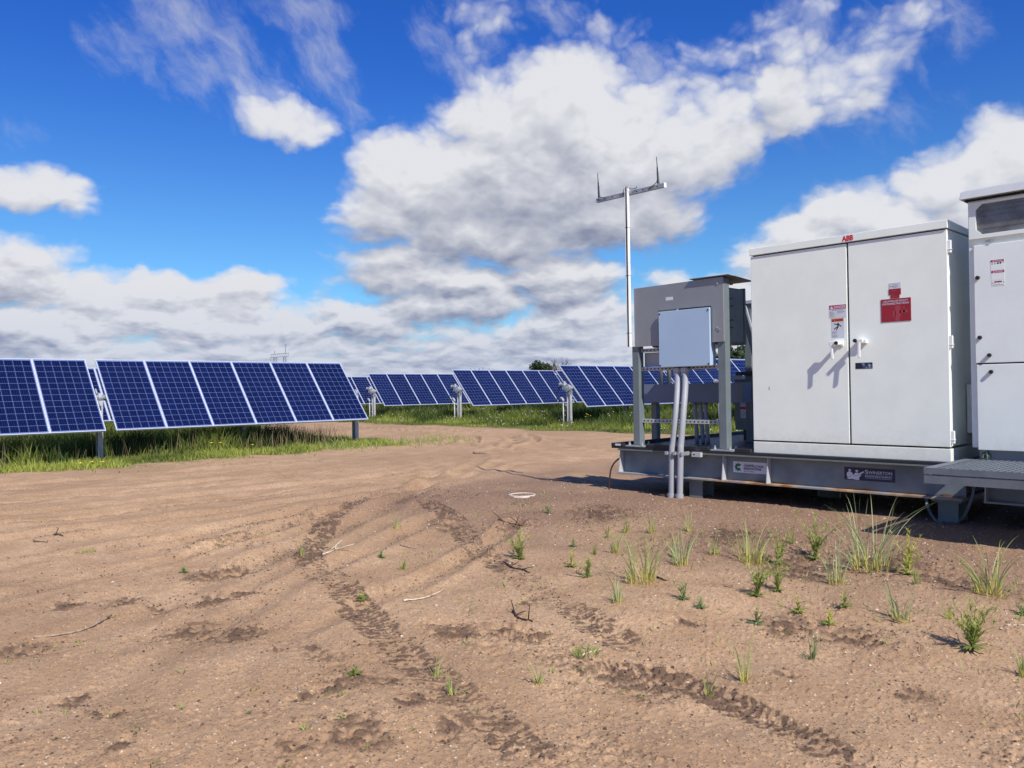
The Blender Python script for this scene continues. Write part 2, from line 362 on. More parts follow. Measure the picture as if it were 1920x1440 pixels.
def text_mb(mb, body, x, z, h, y, width=None, offset=0.0, shear=0, align='LEFT'):
    """flat lettering on a plane facing -Y; x is its left edge, z its baseline, h the capital height"""
    cu = bpy.data.curves.new('letters', 'FONT'); cu.body = body; cu.size = 1; cu.offset = offset; cu.shear = shear; cu.resolution_u = 3
    ob = bpy.data.objects.new('letters', cu); COL.objects.link(ob)
    bpy.context.view_layer.update()
    me = bpy.data.meshes.new_from_object(ob.evaluated_get(bpy.context.evaluated_depsgraph_get()))
    co = np.array([v.co[:] for v in me.vertices]); 
    if len(co):
        x0, y0 = co[:, 0].min(), 0; hh = .70
        s = h / hh; sx = s if width is None else width / max(1e-6, co[:, 0].max() - x0)
        off = x if align == 'LEFT' else x - (co[:, 0].max() - x0) * sx / 2
        mb.add([(off + (p[0]-x0)*sx, y, z + p[1]*s) for p in co], [tuple(q.vertices) for q in me.polygons])
    bpy.data.objects.remove(ob); bpy.data.meshes.remove(me); bpy.data.curves.remove(cu)

# ------------------------------------------------------------------ terrain
def hsh(ix, iy, s):
    n = (ix.astype(np.int64)*374761393 + iy.astype(np.int64)*668265263 + s*1442695041) & 0xffffffff
    n = ((n ^ (n >> 13)) * 1274126177) & 0xffffffff
    return ((n ^ (n >> 16)) & 0xffff) / 65535.0
def vn(x, y, s=0):
    ix = np.floor(x); iy = np.floor(y); fx = x-ix; fy = y-iy; fx = fx*fx*fx*(fx*(fx*6-15)+10); fy = fy*fy*fy*(fy*(fy*6-15)+10)
    a = hsh(ix,iy,s); b = hsh(ix+1,iy,s); c = hsh(ix,iy+1,s); d = hsh(ix+1,iy+1,s)
    return (a*(1-fx)+b*fx)*(1-fy) + (c*(1-fx)+d*fx)*fy - .5
def fbm(x, y, o=4, s=0, g=.5):
    t = 0; a = 1
    for i in range(o): t = t + a*vn(x*2**i+i*17.3, y*2**i-i*9.1, s+i); a *= g
    return t
sst = lambda a, b, x: (lambda t: t*t*(3-2*t))(np.clip((x-a)/(b-a), 0, 1))
TR = [([(-8.569,5.959),(-7.453,4.634),(-6.647,3.903),(-5.874,3.349),(-5.264,3.051),(-4.676,2.899),(-4.047,2.688),(-3.47,2.482),(-3.111,2.395),(-2.767,2.307),(-2.504,2.258),(-2.247,2.177),(-2.011,2.12)],.125,.95),
 ([(-7.814,5.895),(-6.33,5.242),(-5.018,4.378),(-4.365,4.093),(-3.787,3.815),(-3.343,3.642),(-2.916,3.481),(-2.656,3.386),(-2.5,3.453)],.13,.75),
 ([(-3.009,2.868),(-2.709,2.945),(-2.515,3.078),(-2.278,3.186),(-1.983,3.132),(-1.732,3.098),(-1.528,3.018),(-1.323,2.939),(-1.109,2.876)],.10,1.0),
 ([(-2.33,2.52),(-2.032,2.415),(-1.851,2.412),(-1.66,2.406)],.09,.8)]
PT = [(-5.851,2.502,.157),(-5.87,2.716,.161),(-5.567,1.83,.104),(-5.762,1.536,.12),(-5.223,1.94,.084),(-5.148,2.234,.121),(-5.095,2.41,.088),(-4.673,1.869,.154),(-4.335,2.0,.178),(-3.913,2.006,.042),(-3.806,2.156,.07),(-3.643,2.15,.087),(-3.221,1.989,.11),(-3.133,2.119,.074),(-3.457,2.077,.052),(-2.737,1.76,.126),(-3.218,1.824,.071),(-2.813,2.105,.08),(-3.277,1.061,.061),(-4.024,1.1,.084),(-3.642,2.866,.076),(-3.435,2.87,.147),(-3.331,3.095,.09),(-3.093,3.131,.101),(-5.202,6.241,.32),(-5.881,4.869,.201),(-3.536,5.943,.264),(-2.939,5.527,.196),(-2.308,5.869,.265),(-2.686,5.349,.223),(-1.819,5.648,.207),(-2.644,3.858,.06),(-2.225,4.23,.149),(-1.866,4.302,.171),(-3.568,3.592,.067),(-1.393,3.754,.071),(-1.857,3.574,.05),(-2.487,2.963,.127),(-2.282,3.065,.149),(-2.524,2.101,.086),(-3.708,1.137,.068),(-4.944,1.146,.115),(-2.783,1.529,.081)]
RUTS = [([(-40,13.2),(-28,15.2),(-20,15.4),(-14,12.8),(-9,10.6),(-4,11.5),(6,12.5)],.16),([(-40,15.0),(-28,17.0),(-19,16.9),(-13,14.2),(-8,12.0),(-3,13.0),(6,14)],.16),
 ([(-14.6,-4),(-13.8,3),(-13.8,8),(-15.0,12),(-18,14.5),(-26,15.8)],.15),([(-12.8,-4),(-12.0,3),(-12.0,8),(-13.2,12.4),(-17,15.7),(-26,17.3)],.15),
 ([(-10.4,-3),(-10.2,3),(-10.4,7.5),(-11.4,11),(-10.5,13.5),(-4,14.6)],.14),([(-8.8,-3),(-8.6,2.6),(-8.9,7.1),(-9.8,10.2),(-8.5,12),(-3,12.8)],.14),
 ([(-7.2,-1),(-7.4,2),(-8.1,5),(-9.6,8.5),(-12.5,12),(-20,15)],.13)]
RUTS += [([(-14.0,-4),(-13.1,3),(-13.1,8),(-14.3,12.2),(-17.6,14.9),(-26,16.4)],.06),([(-9.7,-3),(-9.5,2.8),(-9.7,7.4),(-10.7,10.7),(-9.6,12.8),(-4,13.8)],.06),([(-11.8,-4),(-11.3,2),(-11.4,7),(-12.6,12),(-16,15.9),(-24,17.6)],.08),
 ([(-5.9,-.6),(-6.3,1.4),(-7.0,3.4),(-8.6,6.4),(-11,9.8),(-16,13.6)],.10),([(-4.4,-.2),(-5.0,1.4),(-5.9,2.9),(-7.4,5.2),(-9.6,7.6),(-12.6,9.6)],.12),([(-3.4,.2),(-4.0,1.2),(-4.7,2.2),(-5.7,3.9),(-6.5,5.2)],.10),([(-2.9,.9),(-3.5,1.5),(-4.1,2.3),(-4.6,3.7),(-5.6,5.4)],.08)]
def near_line(x, y, L):
    best = np.full(x.shape, 1e9); ss = np.zeros(x.shape); sd = np.zeros(x.shape); acc = 0
    for (ax, ay), (bx, by) in zip(L[:-1], L[1:]):
        dx, dy = bx-ax, by-ay; l = math.hypot(dx, dy)
        t = np.clip(((x-ax)*dx+(y-ay)*dy)/l/l, 0, 1); ex = x-ax-t*dx; ey = y-ay-t*dy; d = np.hypot(ex, ey)
        k = d < best; best = np.where(k, d, best); ss = np.where(k, acc+t*l, ss); sd = np.where(k, np.sign(dx*ey-dy*ex), sd); acc += l
    return best, ss, sd, acc
def smooth_line(L, n=5):
    P = [np.array(p, float) for p in L]; P = [2*P[0]-P[1]] + P + [2*P[-1]-P[-2]]; out = []
    for i in range(1, len(P)-2):
        for k in range(n):
            t = k/n; a, b, c, d = P[i-1:i+3]
            out.append(tuple(.5*((2*b)+(-a+c)*t+(2*a-5*b+4*c-d)*t*t+(-a+3*b-3*c+d)*t**3)))
    out.append(tuple(P[-2])); return out
TR = [(smooth_line(L, 3), w, k) for L, w, k in TR]; RUTS = [(smooth_line(L, 4), w) for L, w in RUTS]
def grass_mask(x, y):
    """1 on the grassed strips, 0 on the sand track"""
    w = .85*fbm(x*.9, y*.9, 4, 31)
    a = sst(-.25, .35, (-15.55 - .04*np.abs(y-4)) - x + w) * sst(-.3, .3, 12.1 - y + w)
    b = sst(-.3, .3, y - 18.4 + .02*(x+20) + w)
    return np.maximum(a, b)
def hcoarse(x, y):
    dx = np.maximum(np.maximum(-5.6-x, x-4), 0); dy = np.maximum(np.maximum(7.0-y, y-7.9), 0); d2 = dx*dx+dy*dy
    r2 = x*x+y*y
    h = .085*np.exp(-d2/2.25) - .13*np.exp(-r2/20.25)
    near = np.exp(-r2/400)
    h = h + near*(.065*fbm(x*.55, y*.55, 3, 3) + .042*fbm(x*1.7, y*1.7, 2, 5)) * (1-.75*np.exp(-d2/.5)) + (1-near)*.10*fbm(x*.12, y*.12, 3, 8)
    return h
def terrain(x, y, fine=True):
    h = hcoarse(x, y); r = np.hypot(x, y)
    damp = np.zeros_like(x); rough = np.zeros_like(x)
    # wheel ruts of the sand track
    for L, w in RUTS:
        m = (r < 45)
        if not m.any(): continue
        d, s, sd, tot = near_line(x[m], y[m], L)
        br = np.clip(.62 + 1.5*fbm(s*.35, s*0+3.3, 3, 77), 0, 1.3)
        prof = -np.exp(-(d/w)**2) + .8*np.exp(-((d-w*1.8)/(w*.7))**2)
        h[m] += .038*prof*br
        pass
        damp[m] = np.maximum(damp[m], .55*np.exp(-(d/(w*.8))**2)*br*np.clip(.5+1.6*fbm(x[m]*3, y[m]*3, 3, 91), 0, 1))
    if fine:
        m = r < 14; X = x[m]; Y = y[m]; hh = np.zeros_like(X); dd = np.zeros_like(X)
        # scuffed patches
        wx = X + .10*fbm(X*6, Y*6, 3, 41); wy = Y + .10*fbm(X*6+9, Y*6, 3, 43)
        cl = fbm(X*22, Y*22, 3, 51, .6)
        for (px, py, pr) in PT:
            q = ((wx-px)**2 + (wy-py)**2)/(pr*1.25)**2; k = q < 6
            g = np.exp(-q[k]*1.1); hh[k] += g*(-.014 + .022*np.clip(cl[k], -.4, .6)); dd[k] = np.maximum(dd[k], g*np.clip(.72+1.2*cl[k], 0, 1))
        big = np.clip(fbm(X*1.3+4, Y*1.3, 4, 61)*3.0 - .55, 0, 1)
        hh += big*.028*cl*.7; dd = np.maximum(dd, .6*big*np.clip(.35+1.8*cl, 0, 1))
        for L, w, k0 in TR:
            xs = [p[0] for p in L]; ys = [p[1] for p in L]
            bb = (X > min(xs)-.6) & (X < max(xs)+.6) & (Y > min(ys)-.6) & (Y < max(ys)+.6)
            d, s, sd, tot = near_line(X[bb], Y[bb], L); t = d*sd
            t = t + .03*fbm(X[bb]*7, Y[bb]*7, 2, 71)
            msk = 1 - sst(w*.8, w*1.15, np.abs(t))
            end = sst(0, .3, s)*sst(0, .25, tot-s)
            brk = np.clip(.85 + 1.6*fbm(s*1.1, s*0, 2, 73), .5, 1.1)*k0*end
            ph = s/.050 + np.abs(t)/w*1.0 + 1.5*fbm(X[bb]*5, Y[bb]*5, 2, 79)
            lug = np.sin(2*math.pi*ph); blk = np.sin(2*math.pi*t/w*1.5)*.6
            tread = sst(-.25, .35, lug + .5*blk + 2.0*cl[bb])
            hh[bb] += msk*brk*(-.0055 + .0045*(1-tread) + .012*cl[bb]); hh[bb] += .003*np.exp(-((np.abs(t)-w*1.25)/.04)**2)*brk
            dd[bb] = np.maximum(dd[bb], msk*brk*(.42+.75*tread)*np.clip(.95+1.2*cl[bb], 0, 1))
        fade = sst(14, 8, r[m])
        hh += .008*fbm(X*4, Y*4, 2, 15) + .0036*cl*np.clip(.5+2*fbm(X*.8, Y*.8, 2, 19), .15, 1.2)
        hh += .007*np.clip(fbm(X*46, Y*46, 2, 23)-.18, 0, 1)*3
        h[m] += hh*fade; damp[m] = np.maximum(damp[m], dd*fade)
    gm = grass_mask(x, y)
    dx = np.maximum(np.maximum(-7.6-x, x-6), 0); dy = np.maximum(np.maximum(6.0-y, y-10.5), 0)
    gravel = np.exp(-(dx*dx+dy*dy)/1.6)*np.clip(.85+.9*fbm(x*.9, y*.9, 3, 95), 0, 1)
    return h, np.clip(damp, 0, 1), gm, np.clip(gravel, 0, 1)
def gz(x, y):
    a = np.array([x], float); b = np.array([y], float)
    return float(terrain(a, b)[0][0])

rs = [0.0] + list(np.arange(.25, 1.9, .022)); r = 1.9
while r < 3200:
    rs.append(r); r += min(max(.006, r*r/1500.), .035*r) if r < 60 else .06*r
rs = np.array(rs)
a0 = math.atan2(Fv.y, Fv.x); fine = np.concatenate([np.linspace(-R(56), -R(36), 180)[:-1], np.linspace(-R(36), R(36), 1150), np.linspace(R(36), R(56), 180)[1:]]); coarse = np.linspace(R(56), 2*math.pi-R(56), 300)[1:-1]
ang = a0 + np.concatenate([fine, coarse]); na = len(ang); nr = len(rs)
RR, AA = np.meshgrid(rs, ang, indexing='ij'); X = (RR*np.cos(AA)).ravel(); Y = (RR*np.sin(AA)).ravel()
hh, dd, gg, gv = terrain(X, Y)
co = np.stack([X, Y, hh], 1).astype(np.float32)
i = np.arange(nr-1)[:, None]*na; j = np.arange(na)[None, :]; j2 = (j+1) % na
quads = np.stack([i+j, i+na+j, i+na+j2, i+j2], -1).reshape(-1, 4).astype(np.int32)
def np_mesh(name, co, faces, k=4, smooth=True):
    me = bpy.data.meshes.new(name); me.vertices.add(len(co)); me.vertices.foreach_set('co', np.ascontiguousarray(co, np.float32).ravel())
    me.loops.add(faces.size); me.loops.foreach_set('vertex_index', np.ascontiguousarray(faces, np.int32).ravel())
    me.polygons.add(len(faces)); me.polygons.foreach_set('loop_start', np.arange(0, faces.size, k, dtype=np.int32))
    me.polygons.foreach_set('use_smooth', np.full(len(faces), smooth)); me.update(calc_edges=True); me.validate(); return me
gme = np_mesh('ground', co, quads)
at = gme.attributes.new('zones', 'FLOAT_VECTOR', 'POINT'); at.data.foreach_set('vector', np.stack([dd, gg, gv], 1).astype(np.float32).ravel())
def ground_mat():
    m, t, b, e = new_mat('sandy_ground')
    o = t.nodes.new('ShaderNodeTexCoord').outputs['Object']
    at = t.nodes.new('ShaderNodeAttribute'); at.attribute_name = 'zones'; dmp, grs, gvl = e.sep(at.outputs['Vector'])
    big = e.noise(o, .35, 5, .6); mid = e.noise(o, 2.2, 6, .6); fin = e.noise(o, 24, 8, .7); vf = e.noise(o, 140, 4, .6)
    sand = e.mix(e.ramp(mid, .32, .68), (.415, .258, .142), (.53, .348, .203))
    sand = e.mix(e.m('MULTIPLY', e.ramp(big, .42, .62), .45), sand, (.30, .182, .098))
    sand = e.mix(e.ramp(fin, .30, .72, .0, .5), sand, (.25, .17, .115))
    grav = e.mix(e.ramp(vf, .35, .65), (.13, .072, .046), (.30, .19, .13))
    c = e.mix(e.m('MULTIPLY', gvl, .85), sand, grav)
    # dark grains and pale grit
    spk = t.nodes.new('ShaderNodeTexVoronoi'); spk.inputs['Scale'].default_value = 42; t.links.new(o, spk.inputs['Vector'])
    hs = e.sep(spk.outputs['Color'])
    dark = e.m('MULTIPLY', e.m('LESS_THAN', spk.outputs['Distance'], .22), e.m('GREATER_THAN', hs[0], .72))
    c = e.mix(e.m('MULTIPLY', dark, .6), c, (.08, .052, .036))
    pale = e.m('MULTIPLY', e.m('LESS_THAN', spk.outputs['Distance'], .2), e.m('LESS_THAN', hs[1], e.m('MULTIPLY_ADD', gvl, .07, .02)))
    c = e.mix(pale, c, (.62, .54, .45))
    for k_, (scv, thr, am) in enumerate(((105, .58, .62), (63, .66, .55))):
        v2 = t.nodes.new('ShaderNodeTexVoronoi'); v2.inputs['Scale'].default_value = scv; t.links.new(o, v2.inputs['Vector']); h2 = e.sep(v2.outputs['Color'])
        d2 = e.m('MULTIPLY', e.ramp(v2.outputs['Distance'], .38, .22), e.m('GREATER_THAN', e.m('ADD', h2[0], e.m('MULTIPLY', mid, .35)), thr + .16))
        c = e.mix(e.m('MULTIPLY', d2, am), c, (.10, .062, .036))
        p2 = e.m('MULTIPLY', e.m('LESS_THAN', v2.outputs['Distance'], .30), e.m('LESS_THAN', h2[1], .05))
        c = e.mix(e.m('MULTIPLY', p2, .8), c, (.70, .58, .42))
    dsoil = e.mix(e.ramp(fin, .35, .65), (.062, .037, .026), (.115, .070, .048))
    c = e.mix(e.m('MULTIPLY', e.ramp(e.m('ADD', dmp, e.m('MULTIPLY', e.m('SUBTRACT', fin, .5), .6)), .12, .85), .80), c, dsoil)
    gs = e.mix(e.ramp(mid, .35, .65), (.075, .085, .028), (.12, .125, .04))
    c = e.mix(grs, c, gs)
    t.links.new(c, b.inputs['Base Color']); b.inputs['Roughness'].default_value = .95; b.inputs['Specular IOR Level'].default_value = .15
    bn = t.nodes.new('ShaderNodeBump'); bn.inputs['Strength'].default_value = .8; bn.inputs['Distance'].default_value = .012
    hgt = e.m('ADD', e.m('ADD', fin, e.m('MULTIPLY', vf, .35)), e.m('MULTIPLY', dark, .35))
    t.links.new(hgt, bn.inputs['Height']); t.links.new(bn.outputs[0], b.inputs['Normal'])
    return m
gme.materials.append(ground_mat())
ground = bpy.data.objects.new('ground', gme); COL.objects.link(ground); ground['kind'] = 'structure'

# ------------------------------------------------------------------ blades (grass, weeds)
def blades(base, height, lean_dir, lean, width, seg=4, yaw=None, tone=None, droop=.0):
    """numpy strips: base (n,3), returns co, faces, tone attr"""
    n = len(base); t = np.linspace(0, 1, seg+1)
    yaw = rng.uniform(0, 2*math.pi, n) if yaw is None else yaw
    wd = np.stack([np.cos(yaw), np.sin(yaw), np.zeros(n)], 1)
    co = np.zeros((n, seg+1, 2, 3), np.float32)
    for k, tt in enumerate(t):
        bend = tt**1.8
        p = base.copy()
        p[:, 0] += lean_dir[:, 0]*lean*bend*height; p[:, 1] += lean_dir[:, 1]*lean*bend*height
        p[:, 2] += height*(tt - droop*bend*tt*.6)*np.sqrt(np.maximum(.25, 1-(.55*lean*bend)**2))
        w = width*(1-tt**1.6)*(.55+.9*min(1, tt*3)) * .5 + width*.03
        co[:, k, 0] = p - wd*w[:, None]; co[:, k, 1] = p + wd*w[:, None]
    idx = np.arange(n)[:, None]*(seg+1)*2 + np.arange(seg)[None, :]*2
    f = np.stack([idx, idx+1, idx+3, idx+2], -1).reshape(-1, 4)
    tone = rng.random(n) if tone is None else tone
    ta = np.zeros((n, seg+1, 2, 3), np.float32); ta[..., 0] = tone[:, None, None]; ta[..., 1] = t[None, :, None]
    return co.reshape(-1, 3), f, ta.reshape(-1, 3)
def join_b(parts):
    cs, fs, ts = [], [], []; n = 0
    for c, f, t in parts: cs.append(c); fs.append(f+n); ts.append(t); n += len(c)
    return np.concatenate(cs), np.concatenate(fs), np.concatenate(ts)
def blade_obj(name, parts, mat, parent=None):
    c, f, t = join_b(parts)
    me = np_mesh(name, c, f, 4, True); a = me.attributes.new('tone', 'FLOAT_VECTOR', 'POINT'); a.data.foreach_set('vector', t.ravel())
    me.materials.append(MT[mat]); o = bpy.data.objects.new(name, me); COL.objects.link(o)
    if parent: o.parent = parent
    return o
def rdir(n, a=None):
    a = rng.uniform(0, 2*math.pi, n) if a is None else a
    return np.stack([np.cos(a), np.sin(a)], 1)
def scatter_grass(name, x0, x1, y0, y1, n, hfun, width, label, thr=.35, seg=3, clump=1.2, low=False, tb=0.):
    x = rng.uniform(x0, x1, n); y = rng.uniform(y0, y1, n); g = grass_mask(x, y)
    cl = fbm(x*clump, y*clump, 3, 111)
    keep = (g > thr + .3*rng.random(n)) & (rng.random(n) < .62+1.1*cl)
    x = x[keep]; y = y[keep]; g = g[keep]; cl = cl[keep]; n = len(x)
    h = hfun(x, y, g)*(.55+.75*rng.random(n))*(1+.55*cl)
    b = np.stack([x, y, terrain(x, y, False)[0]-.02], 1)
    tone = np.clip(.45 + .9*fbm(x*.8, y*.8, 3, 131) + .3*(rng.random(n)-.5) + (.30 if low else 0) + tb*sst(.15, .4, h), 0, 1)  # tb darkens tall blades: partly their own tone, partly painted panel shade
    c = blades(b, h, rdir(n), rng.uniform(.1, .75, n), width*(.6+.8*rng.random(n)), seg, tone=tone)
    o = blade_obj(name, [c], 'field'); tag(o, label, 'grass', kind='stuff'); return o
def h_near(x, y, g):     # tall under the panels, short at the front edge
    d = -15.6 - x
    xb = -16.9 - 1.1*np.exp(-((y-5.6)/.8)**2) + .5*sst(5, 2.5, y) - .3*sst(7, 9, y)
    return (.09 + .38*sst(xb+.15, xb-.45, x)*sst(11.3, 10.6, y))*(.6+.4*g)
scatter_grass('grass', -22.5, -16.1, -6, 12.6, 62000, h_near, .014, 'tall green grass growing beneath the nearest solar panel row', tb=-.42)
scatter_grass('grass', -17.0, -14.9, -4, 12.9, 26000, lambda x, y, g: .04+.10*g*g, .013, 'short bright green ground cover edging the sand beside the nearest panels', .16, 3, 2.2, True)
scatter_grass('grass', -48, -22.5, -8, 12.6, 40000, lambda x, y, g: .40*g+.03*x*0, .022, 'green grass between the farther rows left of the sand road')
def h_far(x, y, g): return .08 + .40*sst(19.2, 22.0, y)
scatter_grass('grass', -34, 6, 17.8, 23, 95000, h_far, .016, 'green grass verge beyond the sand road', tb=-.3)
scatter_grass('grass', -40, 4, 23, 33, 90000, h_far, .026, 'deep green grass under the middle panel rows', tb=-.35)
scatter_grass('grass', -75, 6, 33, 62, 70000, h_far, .06, 'distant green grass between the far panel rows')

n = 2600; sx = rng.uniform(-18.6, -17.0, n); sy_ = rng.uniform(-4, 10.9, n); k = (rng.random(n) < .25+.75*sst(6.5, 9, sy_)) & (grass_mask(sx, sy_) > .5); sx = sx[k]; sy_ = sy_[k]; n = len(sx)
o = blade_obj('grass', [blades(np.stack([sx, sy_, terrain(sx, sy_, False)[0]-.01], 1), .30+.30*rng.random(n), rdir(n), rng.uniform(.05, .4, n), np.full(n, .007), 4)], 'drystem')
tag(o, 'dry brown grass stalks standing above the green under the nearest panels', 'grass', kind='stuff')
n = 9000; sx = rng.uniform(-16.6, -13.9, n); sy_ = rng.uniform(-3, 13, n); k = rng.random(n) < np.exp(-np.maximum(0, sx+15.6)*2.6)*np.clip(.15+2.2*fbm(sx*1.4, sy_*1.4, 3, 171), 0, 1)*.9; sx = sx[k]; sy_ = sy_[k]; n = len(sx)
o = blade_obj('grass', [blades(np.stack([sx, sy_, terrain(sx, sy_, False)[0]-.008], 1), .03+.09*rng.random(n)**2, rdir(n), rng.uniform(.3, 1.4, n), np.full(n, .014), 3)], 'forb')
tag(o, 'sparse low sprouts thinning out from the grass edge into the sand', 'grass', kind='stuff')
# ------------------------------------------------------------------ solar rows
TILT = R(48.57); nrm = Vector((math.sin(TILT), 0, math.cos(TILT))); slp = Vector((-math.cos(TILT), 0, math.sin(TILT)))
ML, MW = 1.956, .992
def local(u, v, w):   # u along row (y), v up the slope, w along the normal
    return Vector((0, u, 0)) + slp*v + nrm*w
def mk_module():
    fr = MB(); fw = .011; th = .04
    def lb(u0, u1, v0, v1, w0, w1):
        p = [local(u, v, w) for w in (w0, w1) for (u, v) in ((u0, v0), (u1, v0), (u1, v1), (u0, v1))]
        fr.add(p, [(0,3,2,1),(4,5,6,7),(0,1,5,4),(1,2,6,5),(2,3,7,6),(3,0,4,7)])
    a, b = MW/2, ML/2
    lb(-a, a, -b, -b+fw, -th, .002); lb(-a, a, b-fw, b, -th, .002); lb(-a, -a+fw, -b+fw, b-fw, -th, .0018); lb(a-fw, a, -b+fw, b-fw, -th, .0018)
    gl = bpy.data.meshes.new('glass')
    q = [local(-a+fw, -b+fw, -.003), local(a-fw, -b+fw, -.003), local(a-fw, b-fw, -.003), local(-a+fw, b-fw, -.003)]
    bk = [local(-a+fw, -b+fw, -.009), local(a-fw, -b+fw, -.009), local(a-fw, b-fw, -.009), local(-a+fw, b-fw, -.009)]
    gl.from_pydata([tuple(p) for p in q+bk], [], [(0,1,2,3),(7,6,5,4)])
    uv = gl.uv_layers.new(name='UVMap'); mu = (MW-2*fw-.936)/2/.156; mv = (ML-2*fw-1.872)/2/.156
    for k, (u, v) in enumerate([(-mu,-mv),(6+mu,-mv),(6+mu,12+mv),(-mu,12+mv)]): uv.data[k].uv = (u, v); uv.data[7-k].uv = (-9, -9)
    gl.materials.append(MT['cell']); gl.materials.append(MT['lgrey']); gl.polygons[1].material_index = 1
    o = fr.build('solar_panel', 'alu'); g = bpy.data.objects.new('glass', gl); COL.objects.link(g); g.parent = o
    return o, g
mod0 = mk_module()
def mk_post(h):
    m = MB(); m.box(.068, .076, -.05, .05, -.4, h); m.box(-.076, -.068, -.05, .05, -.4, h); m.box(-.068, .068, -.0035, .0035, -.4, h)
    return m.build('post', 'post')
used = [False]
posts = {}
def add_row(xl, zl, tables, label, group, zone, drive=True, gap_first=True):
    """xl, zl: lower module edge (x, z above nominal ground); tables: list of (y0, n)"""
    xc = xl - math.cos(TILT)*ML/2; zc = zl + math.sin(TILT)*ML/2
    ya = tables[0][0]; yb = tables[-1][0] + tables[-1][1]
    root = thing('solar_tracker_row', label, 'solar panels', (xc, ya, 0), group)
    tc_ = Vector((0, 0, zc)) - nrm*.115
    t = MB(); t.tube([(tc_.x, -.12, tc_.z), (tc_.x, yb-ya+.10, tc_.z)], .062, 10); t.v = [(a+xc, b+ya, c) for a, b, c in t.v]
    t.build('torque_tube', 'galv', root, smooth=True)
    for (y0, n) in tables:
        for k in range(n):
            src, gsrc = mod0
            if used[0]: o = src.copy(); g = gsrc.copy(); COL.objects.link(o); COL.objects.link(g); g.parent = o
            else: o, g = src, gsrc; used[0] = True
            o.parent = root; jy = random.uniform(-.002, .002)
            o.location = (0, y0 - ya + k + .5 + jy, zc); 
            # clamp rails behind each joint
            cy = y0 + k + (.02 if k else .06)
            p = Vector((xc, cy, zc)) - nrm*.058
            if 'rail' not in posts:
                cl = MB(); cl.bar(-slp*.22, slp*.22, .05, .03, up=nrm); q = cl.build('module_rail', 'galv'); posts['rail'] = q
            else: q = posts['rail'].copy(); COL.objects.link(q)
            q.parent = root; q.location = p - Vector((xc, ya, 0))
    py = []
    for i, (y0, n) in enumerate(tables):
        py.append(y0 - .10); 
        if n >= 6: py.append(y0 + n/2 + .02)
    py.append(yb + .08)
    for k, y in enumerate(py):
        if 0 not in posts: o = mk_post(tc_.z - .06); posts[0] = o
        else: o = posts[0].copy(); COL.objects.link(o)
        o.parent = root; o.location = (tc_.x, y - ya, 0)
        # bearing
        b = MB(); c = Vector((xc + tc_.x, y, tc_.z))
        n = 16
        b.tube([c + Vector((0, -.03, 0)), c + Vector((0, .03, 0))], .10, n)
        b.box(c.x-.085, c.x+.085, y-.055, y-.047, c.z-.24, c.z-.03); b.box(c.x-.085, c.x+.085, y+.047, y+.055, c.z-.24, c.z-.03)
        b.bar(c + slp*.10 + Vector((0, -.02, 0)), c + slp*.24 + Vector((0, -.02, 0)), .03)
        b.bar(c - slp*.10 + Vector((0, -.02, 0)), c - slp*.24 + Vector((0, -.02, 0)), .03)
        b.build('bearing', 'galv', root, smooth=False)
    if drive:
        c = Vector((xc + tc_.x, py[0], tc_.z))
        d = MB()
        d.tube([c + Vector((0, -.15, -.01)), c + Vector((0, -.035, -.01))], .13, 18)
        d.tube([c + Vector((-.02, -.17, 0)), c + Vector((-.02, -.15, 0))], .075, 14)
        d.tube([c + Vector((-.10, -.10, .09)), c + Vector((-.30, -.10, .12))], [.055, .055], 12)
        d.tube([c + Vector((-.30, -.10, .12)), c + Vector((-.36, -.10, .129))], [.07, .065], 12)
        d.tube([c + Vector((-.09, -.10, .06)), c + Vector((-.16, -.09, .21))], [.045, .045], 10)
        d.box(c.x-.20, c.x-.07, py[0]-.15, py[0]-.05, c.z-.08, c.z+.04)
        for s in (-.06, .06):
            for zz in (-.18, -.11): d.tube([c + Vector((s, -.075, zz)), c + Vector((s, -.055, zz))], .014, 8)
        d.build('slew_drive', 'galv', root, bevel=.006)
        # riser conduit with weather hood, strapped to the post
        rz = MB(); rx = c.x - .24; ry = py[0]-.06; q = [(rx, ry, -.3), (rx, ry, .84)]
        rz.tube(q, .021, 10); rz.tube([(rx, ry, .82), (rx, ry, .90), (rx-.03, ry, .955), (rx-.08, ry, .97), (rx-.125, ry, .93)], [.03, .042, .05, .052, .045], 12)
        rz.bar((rx, ry, .72), (c.x-.07, ry, .72), .02)
        rz.build('cable_riser', 'lgrey', root, smooth=True)
        cb = MB(); top = c + slp*.35 + Vector((0, -.02, 0))
        P0 = Vector((rx-.12, ry, .92)); P1 = Vector((rx-.30, ry-.05, .62)); P2 = Vector((rx-.36, ry-.1, 1.25)); P3 = c + slp*.30 + nrm*.05
        pts = []
        for k in range(15):
            tt = k/14; pts.append(P0*(1-tt)**3 + P1*3*tt*(1-tt)**2 + P2*3*tt*tt*(1-tt) + P3*tt**3)
        cb.tube(pts, .013, 6); 
        P0 = Vector((rx-.20, ry-.03, .55)); cb.tube([Vector((rx-.14, ry, .90)), Vector((rx-.22, ry, .80)), P0], .011, 6)
        cb.build('black_cable', 'dark', root, smooth=True)
    return root
GR = 'single axis tracker rows of solar panels'
def T(y0, n, g=.19): return [(y0 + i*(6+g), 6) for i in range(n)]
add_row(-17.205, .605, [(-6.85, 6), (-.66, 6), (5.53, 6)], 'nearest row of blue solar panels, filling the left edge above the tall grass', GR, 0, drive=False)
add_row(-23.2, .62, [(-6.85, 6), (-.66, 6), (5.3, 6)], 'solar panel row just behind the nearest one, glimpsed in its gap by the left post', GR, 0, drive=True)
add_row(-29.2, .62, [(-6.85, 6), (-.66, 6), (5.3, 6)], 'third solar panel row back on the near side of the sand road', GR, 0)
